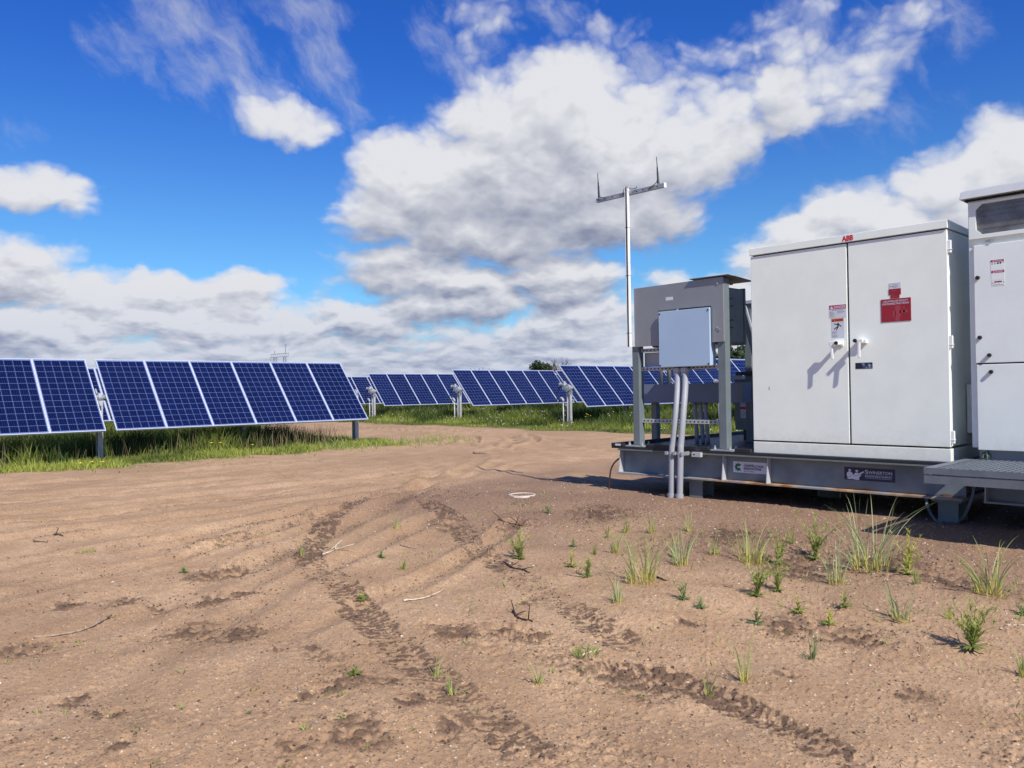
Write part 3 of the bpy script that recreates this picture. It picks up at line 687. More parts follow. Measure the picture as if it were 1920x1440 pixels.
add_row(-35.2, .62, [(-.66, 6), (5.3, 6)], 'last solar panel row on the near side of the sand road', GR, 0)
zs = [(-11.9, 20.99, .66, 'solar panel row seen through the legs of the grey equipment rack', 5), (-18.07, 20.97, .666, 'solar panel row beyond the road ending beside the grey rack, yellow flowers at its post', 6),
      (-24.067, 21.05, .672, 'solar panel row beyond the road in the middle, six panels in full view', 6), (-29.832, 20.87, .654, 'solar panel row beyond the road just right of the nearest array corner', 6),
      (-36.0, 20.9, .655, 'solar panel row beyond the road partly hidden by the nearest array corner', 5), (-42.0, 20.9, .655, 'second farthest solar panel row across the road, hidden behind the others', 4)]
for x, y, z, lab, n in zs: add_row(x, z, T(y, n), lab, GR, 1)

# ------------------------------------------------------------------ equipment skid
def Z(z): return z + H
def skid(name, label, x0, x1, stiff):
    sk = thing(name, label, 'steel skid', ((x0+x1)/2, 8.5, 0), 'steel equipment skids')
    for y, nm in ((7.55, 'front_beam'), (10.2, 'rear_beam')):
        w = MB(); w.box(x0, x1, y+.045, y+.057, Z(-.995), Z(-.735)); w.build('beam_web', 'beam', sk)
        f = MB(); f.box(x0, x1, y-.05, y+.155, Z(-.735), Z(-.718)); f.build('top_flange', 'steel', sk, bevel=.002)
        f = MB(); f.box(x0, x1, y-.05, y+.155, Z(-1.012), Z(-.995)); f.build('bottom_flange', 'flange', sk, bevel=.002)
    for x in stiff:
        s = MB(); s.prism([(7.505, Z(-.994)), (7.594, Z(-.994)), (7.594, Z(-.736)), (7.54, Z(-.736))], 'x', x-.005, x+.005); s.build('stiffener', 'lgrey', sk)  # paler grey than the beams, sunlit steel put into the colour
    for x in (x0+.06, x1-.06):
        s = MB(); s.box(x-.006, x+.006, 7.71, 10.14, Z(-.99), Z(-.74)); s.box(x-.05, x+.05, 7.71, 10.14, Z(-1.01), Z(-.991)); s.build('cross_beam', 'steel', sk)
    return sk
sk1 = skid('equipment_skid', 'long grey rust-stained steel beam base under the white cabinets, with company stickers', -6.01, -2.30, (-6.0, -4.62, -4.11))
sk2 = skid('equipment_skid', 'grey steel beam base at the right edge beneath the grating platform', -2.14, 2.6, (-2.13, -1.2, .2))
d = MB(); d.box(-6.10, -2.32, 7.50, 10.55, Z(-.714), Z(-.690)); d.build('deck_plate', 'deck', sk1)
for a, b in ((-6.10, -5.92), (-5.60, -4.93), (-4.88, -4.78), (-4.46, -4.28)):
    d = MB(); d.box(a, b, 7.497, 7.54, Z(-.689), Z(-.652)); d.build('deck_rim', 'deck', sk1, bevel=.003)
d = MB(); d.box(-6.10, -6.05, 7.545, 10.5, Z(-.689), Z(-.652)); d.build('deck_rim', 'deck', sk1, bevel=.003)
d = MB(); d.box(-2.14, 2.6, 7.56, 10.55, Z(-.714), Z(-.690)); d.build('deck_plate', 'deck', sk2)
# piles
def pile(parent, x, y, kind):
    m = MB()
    if kind == 'h':
        m.box(x-.082, x+.082, y-.02, y-.008, -.3, Z(-1.035)); m.box(x-.082, x+.082, y+.20, y+.212, -.3, Z(-1.035)); m.box(x-.005, x+.005, y-.008, y+.20, -.3, Z(-1.035))
        m.box(x-.12, x+.12, y-.06, y+.26, Z(-1.035), Z(-1.0125))
    else: m.tube([(x, y, -.4), (x, y, Z(-1.013))], .12, 20)
    m.build('support_pile', 'steel', parent, smooth=(kind != 'h'))
pile(sk1, -4.98, 7.58, 'h'); pile(sk1, -4.01, 8.7, 'r'); pile(sk1, -2.44, 7.6, 'h'); pile(sk1, -5.2, 10.2, 'h'); pile(sk1, -2.6, 10.2, 'h')
pile(sk2, -.6, 7.62, 'h'); pile(sk2, 1.6, 7.62, 'h'); pile(sk2, -.6, 10.2, 'h')
# round name plate on the skid, end of deck
m = MB(); m.box(-6.04, -5.96, 7.494, 7.4965, Z(-.682), Z(-.660)); m.build('name_plate', 'stick', sk1)
# stickers on the web (front face of the web is y = 7.595)
yw = 7.5945
s = MB(); s.box(-4.535, -4.125, yw-.002, yw, Z(-.910), Z(-.795)); st = s.build('company_sticker', 'stick', sk1)
st['label'] = 'white sticker reading construction innovations with a green gear'
t = MB(); text_mb(t, 'CONSTRUCTION', -4.412, Z(-.847), .0215, yw-.0030, .225, .04); text_mb(t, 'INNOVATIONS', -4.412, Z(-.876), .0215, yw-.0030, .200, .04)
text_mb(t, '855.725.9555', -4.412, Z(-.898), .013, yw-.0030, .122, .008); t.box(-4.412, -4.292, yw-.0032, yw-.0028, Z(-.8195), Z(-.8165)); t.build('lettering', 'ink', st)
g = MB(); cx, cz = -4.475, Z(-.853); ro, ri = .038, .014
pts = []
for k in range(41):
    a = R(38 + k*(284/40)); rr = ro + (.006 if (k//3) % 2 == 0 else -.002); pts.append((cx + rr*math.cos(a), cz + rr*math.sin(a)))
inner = [(cx + ri*math.cos(R(38 + k*(284/20))), cz + .55*ri*math.sin(R(38 + k*(284/20)))) for k in range(21)]
n = len(pts); vs = [(p[0], yw-.003, p[1]) for p in pts]; vi = []
for k in range(n):
    a = R(38 + k*(284/40)); vi.append((cx + ri*math.cos(a), yw-.003, cz + .55*ri*math.sin(a)))
g.add(vs+vi, [(k, k+1, n+k+1, n+k) for k in range(n-1)]); g.build('gear_emblem', 'green', st)
s = MB(); s.box(-3.35, -2.885, yw-.002, yw, Z(-.905), Z(-.785)); st = s.build('company_sticker', 'navy', sk1); st['label'] = 'navy sticker with two figures in white and company lettering'
t = MB(); yy = yw-.003
text_mb(t, 'S', -3.155, Z(-.838), .036, yy, .028, .004); text_mb(t, 'WINERTON', -3.125, Z(-.838), .027, yy, .215, .004)
text_mb(t, 'RENEWABLE ENERGY', -3.155, Z(-.869), .0135, yy, .245, .012); t.box(-3.150, -2.912, yy-.0002, yy+.0002, Z(-.850), Z(-.848)); t.box(-3.150, -2.912, yy-.0002, yy+.0002, Z(-.880), Z(-.878))
t.build('lettering', 'wink', st)
t = MB()
def poly(mb, P, ox, oz, s, y): mb.add([(ox + a*s, y, oz + b*s) for a, b in P], [tuple(range(len(P)))])
def disc(mb, cx, cz, r, y, n=14): mb.add([(cx + r*math.cos(2*math.pi*k/n), y, cz + r*math.sin(2*math.pi*k/n)) for k in range(n)], [tuple(range(n))])
ox, oz, sc = -3.345, Z(-.900), .0001515*1.05
P = lambda *q: [(a*sc/.000159, -b*sc/.000159) for a, b in q]
def pg(mb, pts): mb.add([(-3.345 + (x-160)*.000305, yy, Z(-.785) - (y-175)*.000285) for x, y in pts], [tuple(range(len(pts)))])
pg(t, [(215,440),(235,350),(285,320),(330,320),(375,345),(415,410),(360,440),(310,500),(240,500)])
pg(t, [(270,270),(285,245),(330,240),(350,265),(352,290),(325,318),(295,310)])
pg(t, [(440,430),(470,355),(530,345),(600,365),(745,285),(760,318),(640,400),(560,425),(470,440)])
pg(t, [(482,285),(500,258),(550,255),(575,285),(570,310),(545,338),(515,320)])
pg(t, [(215,535),(320,500),(370,440),(420,415),(480,452),(560,430),(680,415),(600,500),(605,585),(470,580),(400,560),(280,570)])
t.build('figures_emblem', 'wink', st)
m = MB(); m.box(-2.052, -1.93, 7.48, 7.484, Z(-.69), Z(-.60)); 
# ------------------------------------------------------------------ white double door cabinet
def cabinet_label(parent, items, name='warning_label', label=None):
    pass
cab = thing('inverter_cabinet', 'large white double door cabinet with red sign and two lever handles on the skid', 'electrical cabinet', (-3.335, 8.0, Z(-.69)))
YF = 7.55
m = MB(); m.box(-4.262, -2.402, YF+.045, YF+.93, Z(-.555), Z(1.325)); m.build('body', 'white', cab, bevel=.004)
m = MB(); m.box(-4.255, -2.41, YF+.030, YF+.044, Z(-.573), Z(1.333)); m.build('door_gap_shade', 'gap', cab)  # black sheet stands in for the shade in the door gaps
m = MB(); m.box(-4.268, -2.398, YF-.002, YF+.935, Z(-.689), Z(-.575)); m.build('plinth', 'white', cab, bevel=.004)
m = MB(); m.prism([(YF-.014, Z(1.334)), (YF+.95, Z(1.334)), (YF+.95, Z(1.380)), (YF+.03, Z(1.408)), (YF-.014, Z(1.405))], 'x', -4.276, -2.390); m.build('roof', 'white', cab, bevel=.003)
def door(parent, x0, x1, z0, z1, mat='white', name='door', th=.030, y=YF):
    m = MB(); m.box(x0, x1, y, y+th, z0, z1); return m.build(name, mat, parent, bevel=.004, seg=3)
dl = door(cab, -4.268, -3.275, Z(-.560), Z(1.322)); dr = door(cab, -3.258, -2.399, Z(-.560), Z(1.322)); dr['label'] = 'right hand door with the red sign'; dl['label'] = 'left hand door with danger label'
m = MB(); m.cur = 0; text_mb(m, 'ABB', -3.308, Z(1.346), .047, YF-.0155, .108, .045); lt = m.build('lettering', 'abbred', cab)
def handle(parent, px, pz, arm, mir):
    h = MB(); y = YF
    h.tube([(px, y, pz), (px, y-.076, pz)], .020, 14)
    h.box(min(px, px+arm)-.018, max(px, px+arm)+.018, y-.088, y-.062, pz-.016, pz+.020)
    h.bar((px+arm, y-.081, pz+.016), (px+arm+.012*mir, y-.088, pz-.150), .026, .012, up=(0,1,0))
    h.box(px-.05*mir*1.0-.012, px+.03, y-.012, y+.0, pz-.026, pz+.030)
    o = h.build('handle', 'handle', parent, bevel=.004)
    k = MB(); k.tube([(px-.002, y-.0885, pz+.002), (px-.002, y-.100, pz+.002)], .017, 14); k.build('lock', 'dark', parent)
handle(dl, -3.345, Z(.385), -.055, 1); 
def handle2():
    px, pz, y = -3.165, Z(.395), YF; h = MB()
    h.tube([(px, y, pz), (px, y-.076, pz)], .020, 14)
    h.box(px-.018, px+.062, y-.088, y-.064, pz-.010, pz+.018); h.box(px+.012, px+.075, y-.040, y, pz-.022, pz+.014)
    h.bar((px+.028, y-.081, pz+.010), (px+.028, y-.088, pz-.152), .026, .012, up=(0,1,0))
    h.build('handle', 'handle', dr, bevel=.004)
    k = MB(); k.tube([(px-.004, y-.0885, pz+.004), (px-.004, y-.100, pz+.004)], .018, 14); k.build('lock', 'dark', dr)
handle2()
for z in (1.174, .349, -.473):
    m = MB(); m.box(-2.398, -2.372, YF+.006, YF+.036, Z(z-.055), Z(z+.055)); m.box(-2.3985, -2.366, YF+.002, YF+.040, Z(z-.028), Z(z-.022)); m.build('hinge', 'handle', cab, bevel=.003)
# labels
ys = YF-.0012
def flat(mb, x0, x1, z0, z1, y): mb.add([(x0,y,z0),(x1,y,z0),(x1,y,z1),(x0,y,z1)], [(0,1,2,3)])
m = MB(); m.box(-3.449, -3.285, ys, YF, Z(.630), Z(.754)); w = m.build('danger_label', 'stick', dl)
m = MB(); flat(m, -3.447, -3.287, Z(.713), Z(.752), ys-.0006); m.build('red_header', 'pink', w)
m = MB(); text_mb(m, 'DANGER', -3.402, Z(.7195), .0255, ys-.0012, .110, .02); poly(m, [(0,0),(.034,0),(.017,.03)], -3.441, Z(.717), 1, ys-.0012); m.build('lettering', 'wink', w)
def fake_lines(mb, x0, x1, zt, zb, n, y, seed=0, th=.35):
    rr = random.Random(seed); st_ = (zt-zb)/n
    for k in range(n):
        z = zt - (k+.5)*st_; x = x0; end = x1 - rr.random()*(x1-x0)*.35
        while x < end:
            l = (.006 + rr.random()*.014); flat(mb, x, min(x+l, end), z-st_*th/2, z+st_*th/2, y); x += l + .0035
m = MB(); fake_lines(m, -3.42, -3.31, Z(.708), Z(.699), 1, ys-.0006, 1, .5); fake_lines(m, -3.444, -3.39, Z(.694), Z(.640), 6, ys-.0006, 2); fake_lines(m, -3.37, -3.295, Z(.696), Z(.672), 3, ys-.0006, 3); m.build('small_print', 'greyink', w)
m = MB(); m.box(-3.430, -3.305, ys, YF, Z(.440), Z(.626)); w = m.build('shock_warning_label', 'stick', dl)
m = MB(); flat(m, -3.428, -3.312, Z(.594), Z(.624), ys-.0006); m.build('orange_header', 'orange', w)
m = MB(); text_mb(m, 'WARNING', -3.397, Z(.600), .0185, ys-.0012, .080, .015); poly(m, [(0,0),(.024,0),(.012,.021)], -3.424, Z(.598), 1, ys-.0012)
disc(m, -3.364, Z(.578), .0062, ys-.0012)
for a, b, wd in (((-3.402,.576),(-3.366,.565),.006), ((-3.362,.572),(-3.333,.546),.007), ((-3.364,.573),(-3.364,.545),.011), ((-3.366,.547),(-3.404,.524),.008), ((-3.363,.547),(-3.382,.512),.008)):
    m.bar((a[0], ys-.0012, Z(a[1])), (b[0], ys-.0012, Z(b[1])), wd, .0003, up=(0,1,0))
m.build('falling_figure_symbol', 'ink', w)
m = MB(); fake_lines(m, -3.424, -3.365, Z(.505), Z(.475), 4, ys-.0006, 5); fake_lines(m, -3.424, -3.360, Z(.468), Z(.446), 4, ys-.0006, 6); m.build('small_print', 'greyink', w)
m = MB(); m.box(-2.963, -2.703, YF-.004, YF, Z(.557), Z(.764)); w = m.build('red_sign', 'red', dr, bevel=.001)
m = MB(); text_mb(m, 'LOCATION OF FACILITY', -2.942, Z(.734), .0165, YF-.0050, .215, .012); text_mb(m, 'DISCONNECTING MEANS', -2.950, Z(.711), .0165, YF-.0050, .232, .012); m.build('lettering', 'wink', w)
m = MB(); yr = YF-.0048
for a in ((-2.84,.70,-2.80,.56),(-2.80,.655,-2.73,.63),(-2.86,.655,-2.835,.60),(-2.80,.69,-2.79,.60),(-2.77,.69,-2.755,.635)): flat(m, a[0], a[2], Z(a[3]), Z(a[1]), yr)
flat(m, -2.93, -2.85, Z(.596), Z(.600), yr); flat(m, -2.78, -2.735, Z(.663), Z(.667), yr-.0003)
m.build('faint_site_plan', paint('faint_red_ink', (.36, .045, .06), .5, .05), w)
m = MB(); m.box(-2.893, -2.787, YF-.003, YF, Z(.800), Z(.852)); m.box(-2.878, -2.800, YF-.003, YF, Z(.768), Z(.7985)); w = m.build('red_sign', 'red', dr); w['label'] = 'small stepped red plates above the red sign'
m = MB(); fake_lines(m, -2.865, -2.82, Z(.838), Z(.830), 1, YF-.0036, 8, .4); fake_lines(m, -2.862, -2.815, Z(.787), Z(.780), 1, YF-.0036, 9, .4); m.build('small_print', 'rink', w)
m = MB(); m.box(-2.889, -2.789, YF-.0015, YF, Z(.854), Z(.905)); w = m.build('white_label', 'stick', dr)
m = MB(); fake_lines(m, -2.865, -2.80, Z(.895), Z(.888), 1, YF-.002, 10, .5); fake_lines(m, -2.880, -2.795, Z(.882), Z(.872), 1, YF-.002, 11, .6); fake_lines(m, -2.86, -2.81, Z(.870), Z(.862), 1, YF-.002, 12, .5)
for (a, b, c, d_) in ((-2.889, -2.789, .9035, .905), (-2.889, -2.8875, .854, .9035), (-2.7905, -2.789, .854, .9035)): flat(m, a, b, Z(c), Z(d_), YF-.002)
m.build('small_print', 'greyink', w)
m = MB(); m.box(-3.207, -3.050, YF-.0015, YF, Z(.139), Z(.196)); w = m.build('dark_nameplate', 'ink', dr)
m = MB(); flat(m, -3.147, -3.053, Z(.143), Z(.192), YF-.0021)
pm, pt, pb, pe = new_mat('night_photo_print'); oo = pt.nodes.new('ShaderNodeTexCoord').outputs['Object']
pt.links.new(pe.mix(pe.ramp(pe.noise(oo, 38, 4), .42, .72), (.008, .014, .05), (.40, .46, .62)), pb.inputs['Base Color']); m.build('photo_print', pm, w)
m = MB(); m.box(-4.085-.004, -4.085+.004, YF-.0008, YF-.0002, Z(-.05), Z(-.015)); m.build('scuff_mark', 'greyink', dl)
# ------------------------------------------------------------------ second cabinet at the right edge
c2 = thing('power_cabinet', 'tall pale cabinet cut by the right edge, with dark vent window and round black latches', 'electrical cabinet', (-1.4, 8.1, Z(-.69)))
X0, X1 = -2.235, -.55
m = MB(); m.box(X0, X1, YF+.015, YF+1.1, Z(-.555), Z(1.53)); m.build('body', 'white', c2, bevel=.006)
m = MB(); m.box(X0+.05, X1, YF+.03, YF+1.05, Z(-.689), Z(-.556)); m.build('base_frame', 'shield', c2)
m = MB(); m.box(X0+.11, X0+.115, YF+.0, YF+.03, Z(-.689), Z(-.57)); m.build('base_bracket', 'steel', c2)
m = MB(); m.prism([(YF-.06, Z(1.545)), (YF+1.15, Z(1.545)), (YF+1.15, Z(1.60)), (YF+.05, Z(1.635)), (YF-.02, Z(1.61))], 'x', X0-.045, X1+.05); m.build('roof', 'lgrey', c2, bevel=.004)
m = MB(); m.box(X0-.02, X1+.03, YF-.01, YF+1.12, Z(1.531), Z(1.544)); m.build('roof_gap_shade', 'gap', c2)  # black layer painted in for the shaded gap under the roof
def c2door(x0, x1, z0, z1, lab):
    d_ = door(c2, x0, x1, Z(z0), Z(z1), 'white2', 'door', .020, YF-.006); d_['label'] = lab; return d_
du = c2door(-2.192, X1-.02, .158, 1.148, 'upper door with three warning labels'); dw = c2door(-2.185, X1-.02, -.572, .146, 'lower door')
m = MB(); m.box(-2.188, X1-.03, YF+.0145-.004, YF+.0148, Z(.146), Z(.158)); m.build('door_gap_shade', 'gap', c2)  # black strip for the shade between upper and lower door
for z, x, pd in ((.876, -2.162, du), (.373, -2.154, du), (.222, -2.085, du), (.083, -2.075, dw)):
    k = MB(); k.tube([(x, YF-.006, Z(z)), (x, YF-.030, Z(z))], [.017, .015], 16); k.build('latch', 'dark', pd, bevel=.002)
# vent frame
vx0, vx1, vz0, vz1 = -2.222, X1-.02, 1.205, 1.512
m = MB(); outer = [(vx0, Z(vz0)), (vx1, Z(vz0)), (vx1, Z(vz1)), (vx0, Z(vz1))]
ix0, ix1, iz0, iz1, cc = -2.170, X1-.09, 1.238, 1.492, .045
inner = [(ix0, Z(iz0+cc)), (ix0+cc, Z(iz0)), (ix1-cc, Z(iz0)), (ix1, Z(iz0+cc)), (ix1, Z(iz1-cc)), (ix1-cc, Z(iz1)), (ix0+cc, Z(iz1)), (ix0, Z(iz1-cc))]
# frame as ring of quads, front and inner lip
yv = YF-.008; vs = [(p[0], yv, p[1]) for p in outer] + [(p[0], yv, p[1]) for p in inner] + [(p[0], YF+.0145, p[1]) for p in inner] + [(p[0], YF+.0145, p[1]) for p in outer]
m.add(vs, [(0,4,5),(0,1,6,5),(1,7,6),(1,2,8,7),(2,9,8),(2,3,10,9),(3,11,10),(3,0,4,11)] + [(4+k, 4+(k+1)%8, 12+(k+1)%8, 12+k) for k in range(8)] + [(k, 20+k, 20+(k+1)%4, (k+1)%4) for k in range(4)])
vf_ = m.build('vent_frame', 'white2', c2)
m = MB(); m.add([(p[0], YF+.0135, p[1]) for p in inner], [tuple(range(8))]); 
for k in range(6): m.box(ix0+.02, ix1-.02, YF+.004, YF+.006, Z(iz0+.03+k*.04), Z(iz0+.032+k*.04))
m.build('vent_window', 'glassdark', vf_)
m = MB(); m.box(-2.10, -2.03, YF-.012, YF-.0065, Z(1.170), Z(1.182)); m.box(-2.07, -2.05, YF-.016, YF-.012, Z(1.166), Z(1.186)); m.build('vent_catch', 'galv', c2)
# labels
for i, (z1, z0) in enumerate(((1.012, .905), (.905-.0, .80))): pass
yl = YF-.0072
m = MB(); m.box(-2.064, -1.965, yl, YF-.006, Z(.925), Z(1.012)); w = m.build('danger_label', 'white2', du)
m = MB(); flat(m, -2.063, -1.966, Z(.992), Z(1.011), yl-.0006); m.build('red_header', 'pink', w)
m = MB(); text_mb(m, 'DANGER', -2.034, Z(.9965), .010, yl-.0012, .058, .02); poly(m, [(0,0),(.014,0),(.007,.012)], -2.051, Z(.9955), 1, yl-.0012); m.build('lettering', 'wink', w)
m = MB(); disc(m, -2.010, Z(.981), .0075, yl-.0006); disc(m, -1.991, Z(.982), .0075, yl-.0006); poly(m, [(0,0),(.012,0),(.006,.01)], -2.058, Z(.976), 1, yl-.0006); poly(m, [(0,0),(.012,0),(.006,.01)], -2.038, Z(.976), 1, yl-.0006); poly(m, [(0,.006),(.012,.006),(.006,0)], -1.975, Z(.978), 1, yl-.0006); m.build('safety_symbols', 'ink', w)
m = MB(); m.box(-2.062, -1.963, yl, YF-.006, Z(.842), Z(.922)); w = m.build('danger_label', 'white2', du); w['label'] = 'middle of the three labels, red header only'
m = MB(); flat(m, -2.061, -1.964, Z(.902), Z(.921), yl-.0006); m.build('red_header', 'pink', w)
m = MB(); text_mb(m, 'DANGER', -2.032, Z(.9065), .010, yl-.0012, .058, .02); poly(m, [(0,0),(.014,0),(.007,.012)], -2.049, Z(.9055), 1, yl-.0012); m.build('lettering', 'wink', w)
m = MB(); m.box(-2.060, -1.962, yl, YF-.006, Z(.795), Z(.839)); w = m.build('caution_label', 'white2', du)
m = MB(); flat(m, -2.040, -1.984, Z(.822), Z(.833), yl-.0006); m.build('brown_header', 'red', w)
m = MB(); poly(m, [(0,0),(.012,0),(.006,.01)], -2.057, Z(.816), 1, yl-.0006); poly(m, [(0,0),(.012,0),(.006,.01)], -1.977, Z(.818), 1, yl-.0006); fake_lines(m, -2.05, -1.97, Z(.812), Z(.799), 2, yl-.0006, 15); m.build('small_print', 'greyink', w)
# round green connector on base
m = MB(); m.tube([(-2.135, YF+.03, Z(-.625)), (-2.135, YF+.008, Z(-.625))], .036, 20); cn = m.build('round_connector', paint('olive_connector', (.06, .11, .05), .5), c2)
m = MB()
for k in range(6):
    a = 2*math.pi*k/6; b_ = 2*math.pi*(k+.7)/6; m.bar((-2.135+.020*math.cos(a), YF+.0072, Z(-.625)+.020*math.sin(a)), (-2.135+.020*math.cos(b_), YF+.0072, Z(-.625)+.020*math.sin(b_)), .004, .001, up=(0,1,0))
m.build('connector_ring', 'palewood', cn)
# bridging duct between the cabinets
gb = thing('cable_duct', 'pale box bridging the gap between the two white cabinets', 'duct', (-2.32, 8.1, Z(-.45)))
m = MB(); m.box(-2.400, -2.240, 7.98, 8.35, Z(-.46), Z(-.01)); m.build('duct_body', 'lgrey', gb, bevel=.004)
m = MB(); m.box(-2.392, -2.245, 7.972, 7.979, Z(-.452), Z(-.02)); m.build('cover_plate', 'white', gb)
# ------------------------------------------------------------------ grating platform
pf = thing('grating_platform', 'grey bar grating step platform in front of the right cabinet', 'platform', (-1.2, 7.0, .3))
gx0, gx1, gy0, gy1, gz1 = -2.27, 1.2, 6.53, 7.475, Z(-.645)
m = MB(); m.box(gx0, gx1, gy0, gy0+.006, gz1-.048, gz1); m.box(gx0, gx1, gy1-.006, gy1, gz1-.048, gz1); m.box(gx0, gx0+.006, gy0+.006, gy1-.006, gz1-.048, gz1); m.box(gx1-.006, gx1, gy0+.006, gy1-.006, gz1-.048, gz1)
m.build('edge_frame', 'grating', pf)
m = MB(); m.box(gx0+.006, gx0+.075, gy0+.006, gy1-.006, gz1-.005, gz1-.001)
x = gx0+.105
while x < gx1-.02: m.box(x-.007, x+.007, gy0+.006, gy1-.006, gz1-.046, gz1-.001); x += .045
y = gy0+.1
while y < gy1: m.box(gx0+.08, gx1-.006, y-.003, y+.003, gz1-.014, gz1-.0045); y += .1
m.build('bar_grating', 'grating', pf)
m = MB(); a0_, a1_ = Z(-.765), Z(-.7015)
y0_, y1_ = gy0+.004, gy0+.068
for (ya_, yb_, za_, zb_) in ((y0_, y1_, a0_, a0_+.006), (y0_, y1_, a1_-.006, a1_), (y0_, y0_+.006, a0_+.006, a1_-.006), (y1_-.006, y1_, a0_+.006, a1_-.006)): m.box(gx0+.02, gx0+.08, 0, 1, 0, 1) if False else m.box(gx0+.0, gx1, ya_, yb_, za_, zb_)
m.build('support_tube', 'grating', pf)
def sq_tube_y(x):
    m = MB(); w_ = .064
    for (xa, xb, za, zb) in ((x, x+w_, a0_, a0_+.005), (x, x+w_, a1_-.005, a1_), (x, x+.005, a0_+.005, a1_-.005), (x+w_-.005, x+w_, a0_+.005, a1_-.005)): m.box(xa, xb, y1_+.001, 7.49, za, zb)
    m.build('support_tube', 'grating', pf)
sq_tube_y(-1.75); sq_tube_y(-.3); sq_tube_y(.9)
# ------------------------------------------------------------------ mounting rack
rk = thing('mounting_rack', 'grey two-legged steel rack bolted to the left end of the skid behind a grey shield', 'equipment rack', (-5.2, 7.6, Z(-.69)))
for x, top in ((-5.81, .475), (-4.672, 1.150)):
    m = MB(); m.box(x, x+.095, YF, YF+.095, Z(-.672), Z(top)); m.build('leg', 'steel', rk, bevel=.006)
    m = MB(); m.box(x-.085, x+.175, YF-.045, YF+.14, Z(-.689), Z(-.673)); m.build('base_plate', 'galv', rk, bevel=.002)
    for dx in (-.045, .135):
        for dy in (-.015, .11):
            m = MB(); m.tube([(x+dx, YF+dy, Z(-.672)), (x+dx, YF+dy, Z(-.655))], .017, 6); m.tube([(x+dx, YF+dy, Z(-.655)), (x+dx, YF+dy, Z(-.632))], .009, 8); m.tube([(x+dx, YF+dy, Z(-.735)), (x+dx, YF+dy, Z(-.70))], .012, 8); m.build('anchor_bolt', 'galv', rk)
# perforated strut rails
def rail(parent, x0, x1, y, z, h=.042, name='strut_rail', mat='lgrey'):
    m = MB(); m.box(x0, x1, y, y+.041, z-h/2, z+h/2); o = m.build(name, mat, parent)
    hl = MB(); x = x0+.03
    while x < x1-.03:
        n = 8; vs = []
        for k in range(n):
            a = 2*math.pi*k/n; vs.append((x + (.012 if math.cos(a) > 0 else -.012)*.5 + .007*math.cos(a), y-.0008, z + .0075*math.sin(a)))
        hl.add(vs, [tuple(range(n))]); x += .052
    hl.build('slot_holes', 'gap', o); return o
for z in (.425, .208, -.388): rail(rk, -5.715, -4.673, 7.60, Z(z))
rail(rk, -4.96, -4.85, 7.46, Z(-.735), .05)
m = MB(); m.box(-5.714, -5.36, 7.66, 7.664, Z(.235), Z(.40)); m.build('back_plate', 'lgrey', rk)
# shield: one sheet with a notch for the box, folded edges
sy = 7.530
m = MB(); sh = [(-5.755, Z(.468)), (-5.423, Z(.468)), (-5.423, Z(.866)), (-4.730, Z(.860)), (-4.730, Z(.470)), (-4.583, Z(.470)), (-4.583, Z(1.155)), (-5.755, Z(1.144))]
def quadprism(mb, q, y0, y1): mb.prism(q, 'y', y0, y1)
for q in ([(-5.755, Z(.468)), (-5.425, Z(.468)), (-5.425, Z(.864)), (-5.755, Z(.864))], [(-4.733, Z(.470)), (-4.583, Z(.470)), (-4.583, Z(.864)), (-4.733, Z(.864))], [(-5.755, Z(.864)), (-4.583, Z(.864)), (-4.583, Z(1.155)), (-5.755, Z(1.144))]): pass
n = len(sh); tri = [(0,1,2,7), (2,3,6,7), (3,4,5,6)]
vs = [(p[0], sy, p[1]) for p in sh] + [(p[0], sy+.004, p[1]) for p in sh]
m.add(vs, tri + [tuple(i+n for i in q[::-1]) for q in tri] + [(i, i+n, (i+1)%n+n, (i+1)%n) for i in range(n)])
shd = m.build('shield_plate', 'shield', rk)
m = MB(); m.box(-4.587, -4.583, sy+.0045, YF+.0, Z(.47), Z(1.15)); m.build('shield_fold', 'shield', rk)
m = MB(); m.box(-5.311, -5.215, sy-.0015, sy, Z(.965), Z(1.003)); m.build('blank_tag', 'stick', shd)
for x, z in ((-4.645, 1.09), (-4.635, .60), (-4.66, .62+.0)):
    m = MB(); m.tube([(x, sy, Z(z)), (x, sy-.008, Z(z))], .012, 10); m.build('bolt', 'galv', shd)
m = MB(); m.prism([(7.50, Z(1.166)), (7.50, Z(1.172)), (8.02, Z(1.140)), (8.02, Z(1.134))], 'x', -4.98, -4.50); cpy = m.build('canopy_sheet', 'steel', rk)
m = MB(); m.add([(-4.975, 7.505, Z(1.1650)), (-4.505, 7.505, Z(1.1650)), (-4.505, 8.015, Z(1.1335)), (-4.975, 8.015, Z(1.1335))], [(0,1,2,3)]); m.build('canopy_underside', 'underbrown', cpy)
for z in (.62, .70, .85, .93, 1.08):
    m = MB(); m.box(-4.576, -4.545, YF+.098, YF+.115, Z(z-.006), Z(z+.006)); m.build('clip', 'dark', rk)
# enclosure behind the shield
en = thing('rear_enclosure', 'grey lidded enclosure mounted behind the shield plate, its side showing beside the rack leg', 'enclosure', (-5.1, 7.85, Z(.45)))
m = MB(); m.box(-5.62, -4.585, 7.665, 7.955, Z(.455), Z(1.055)); m.build('enclosure_body', 'steel', en, bevel=.025, seg=3)
m = MB(); m.box(-5.63, -4.575, 7.958, 7.985, Z(.445), Z(1.065)); m.build('lid', 'steel', en, bevel=.02, seg=3)
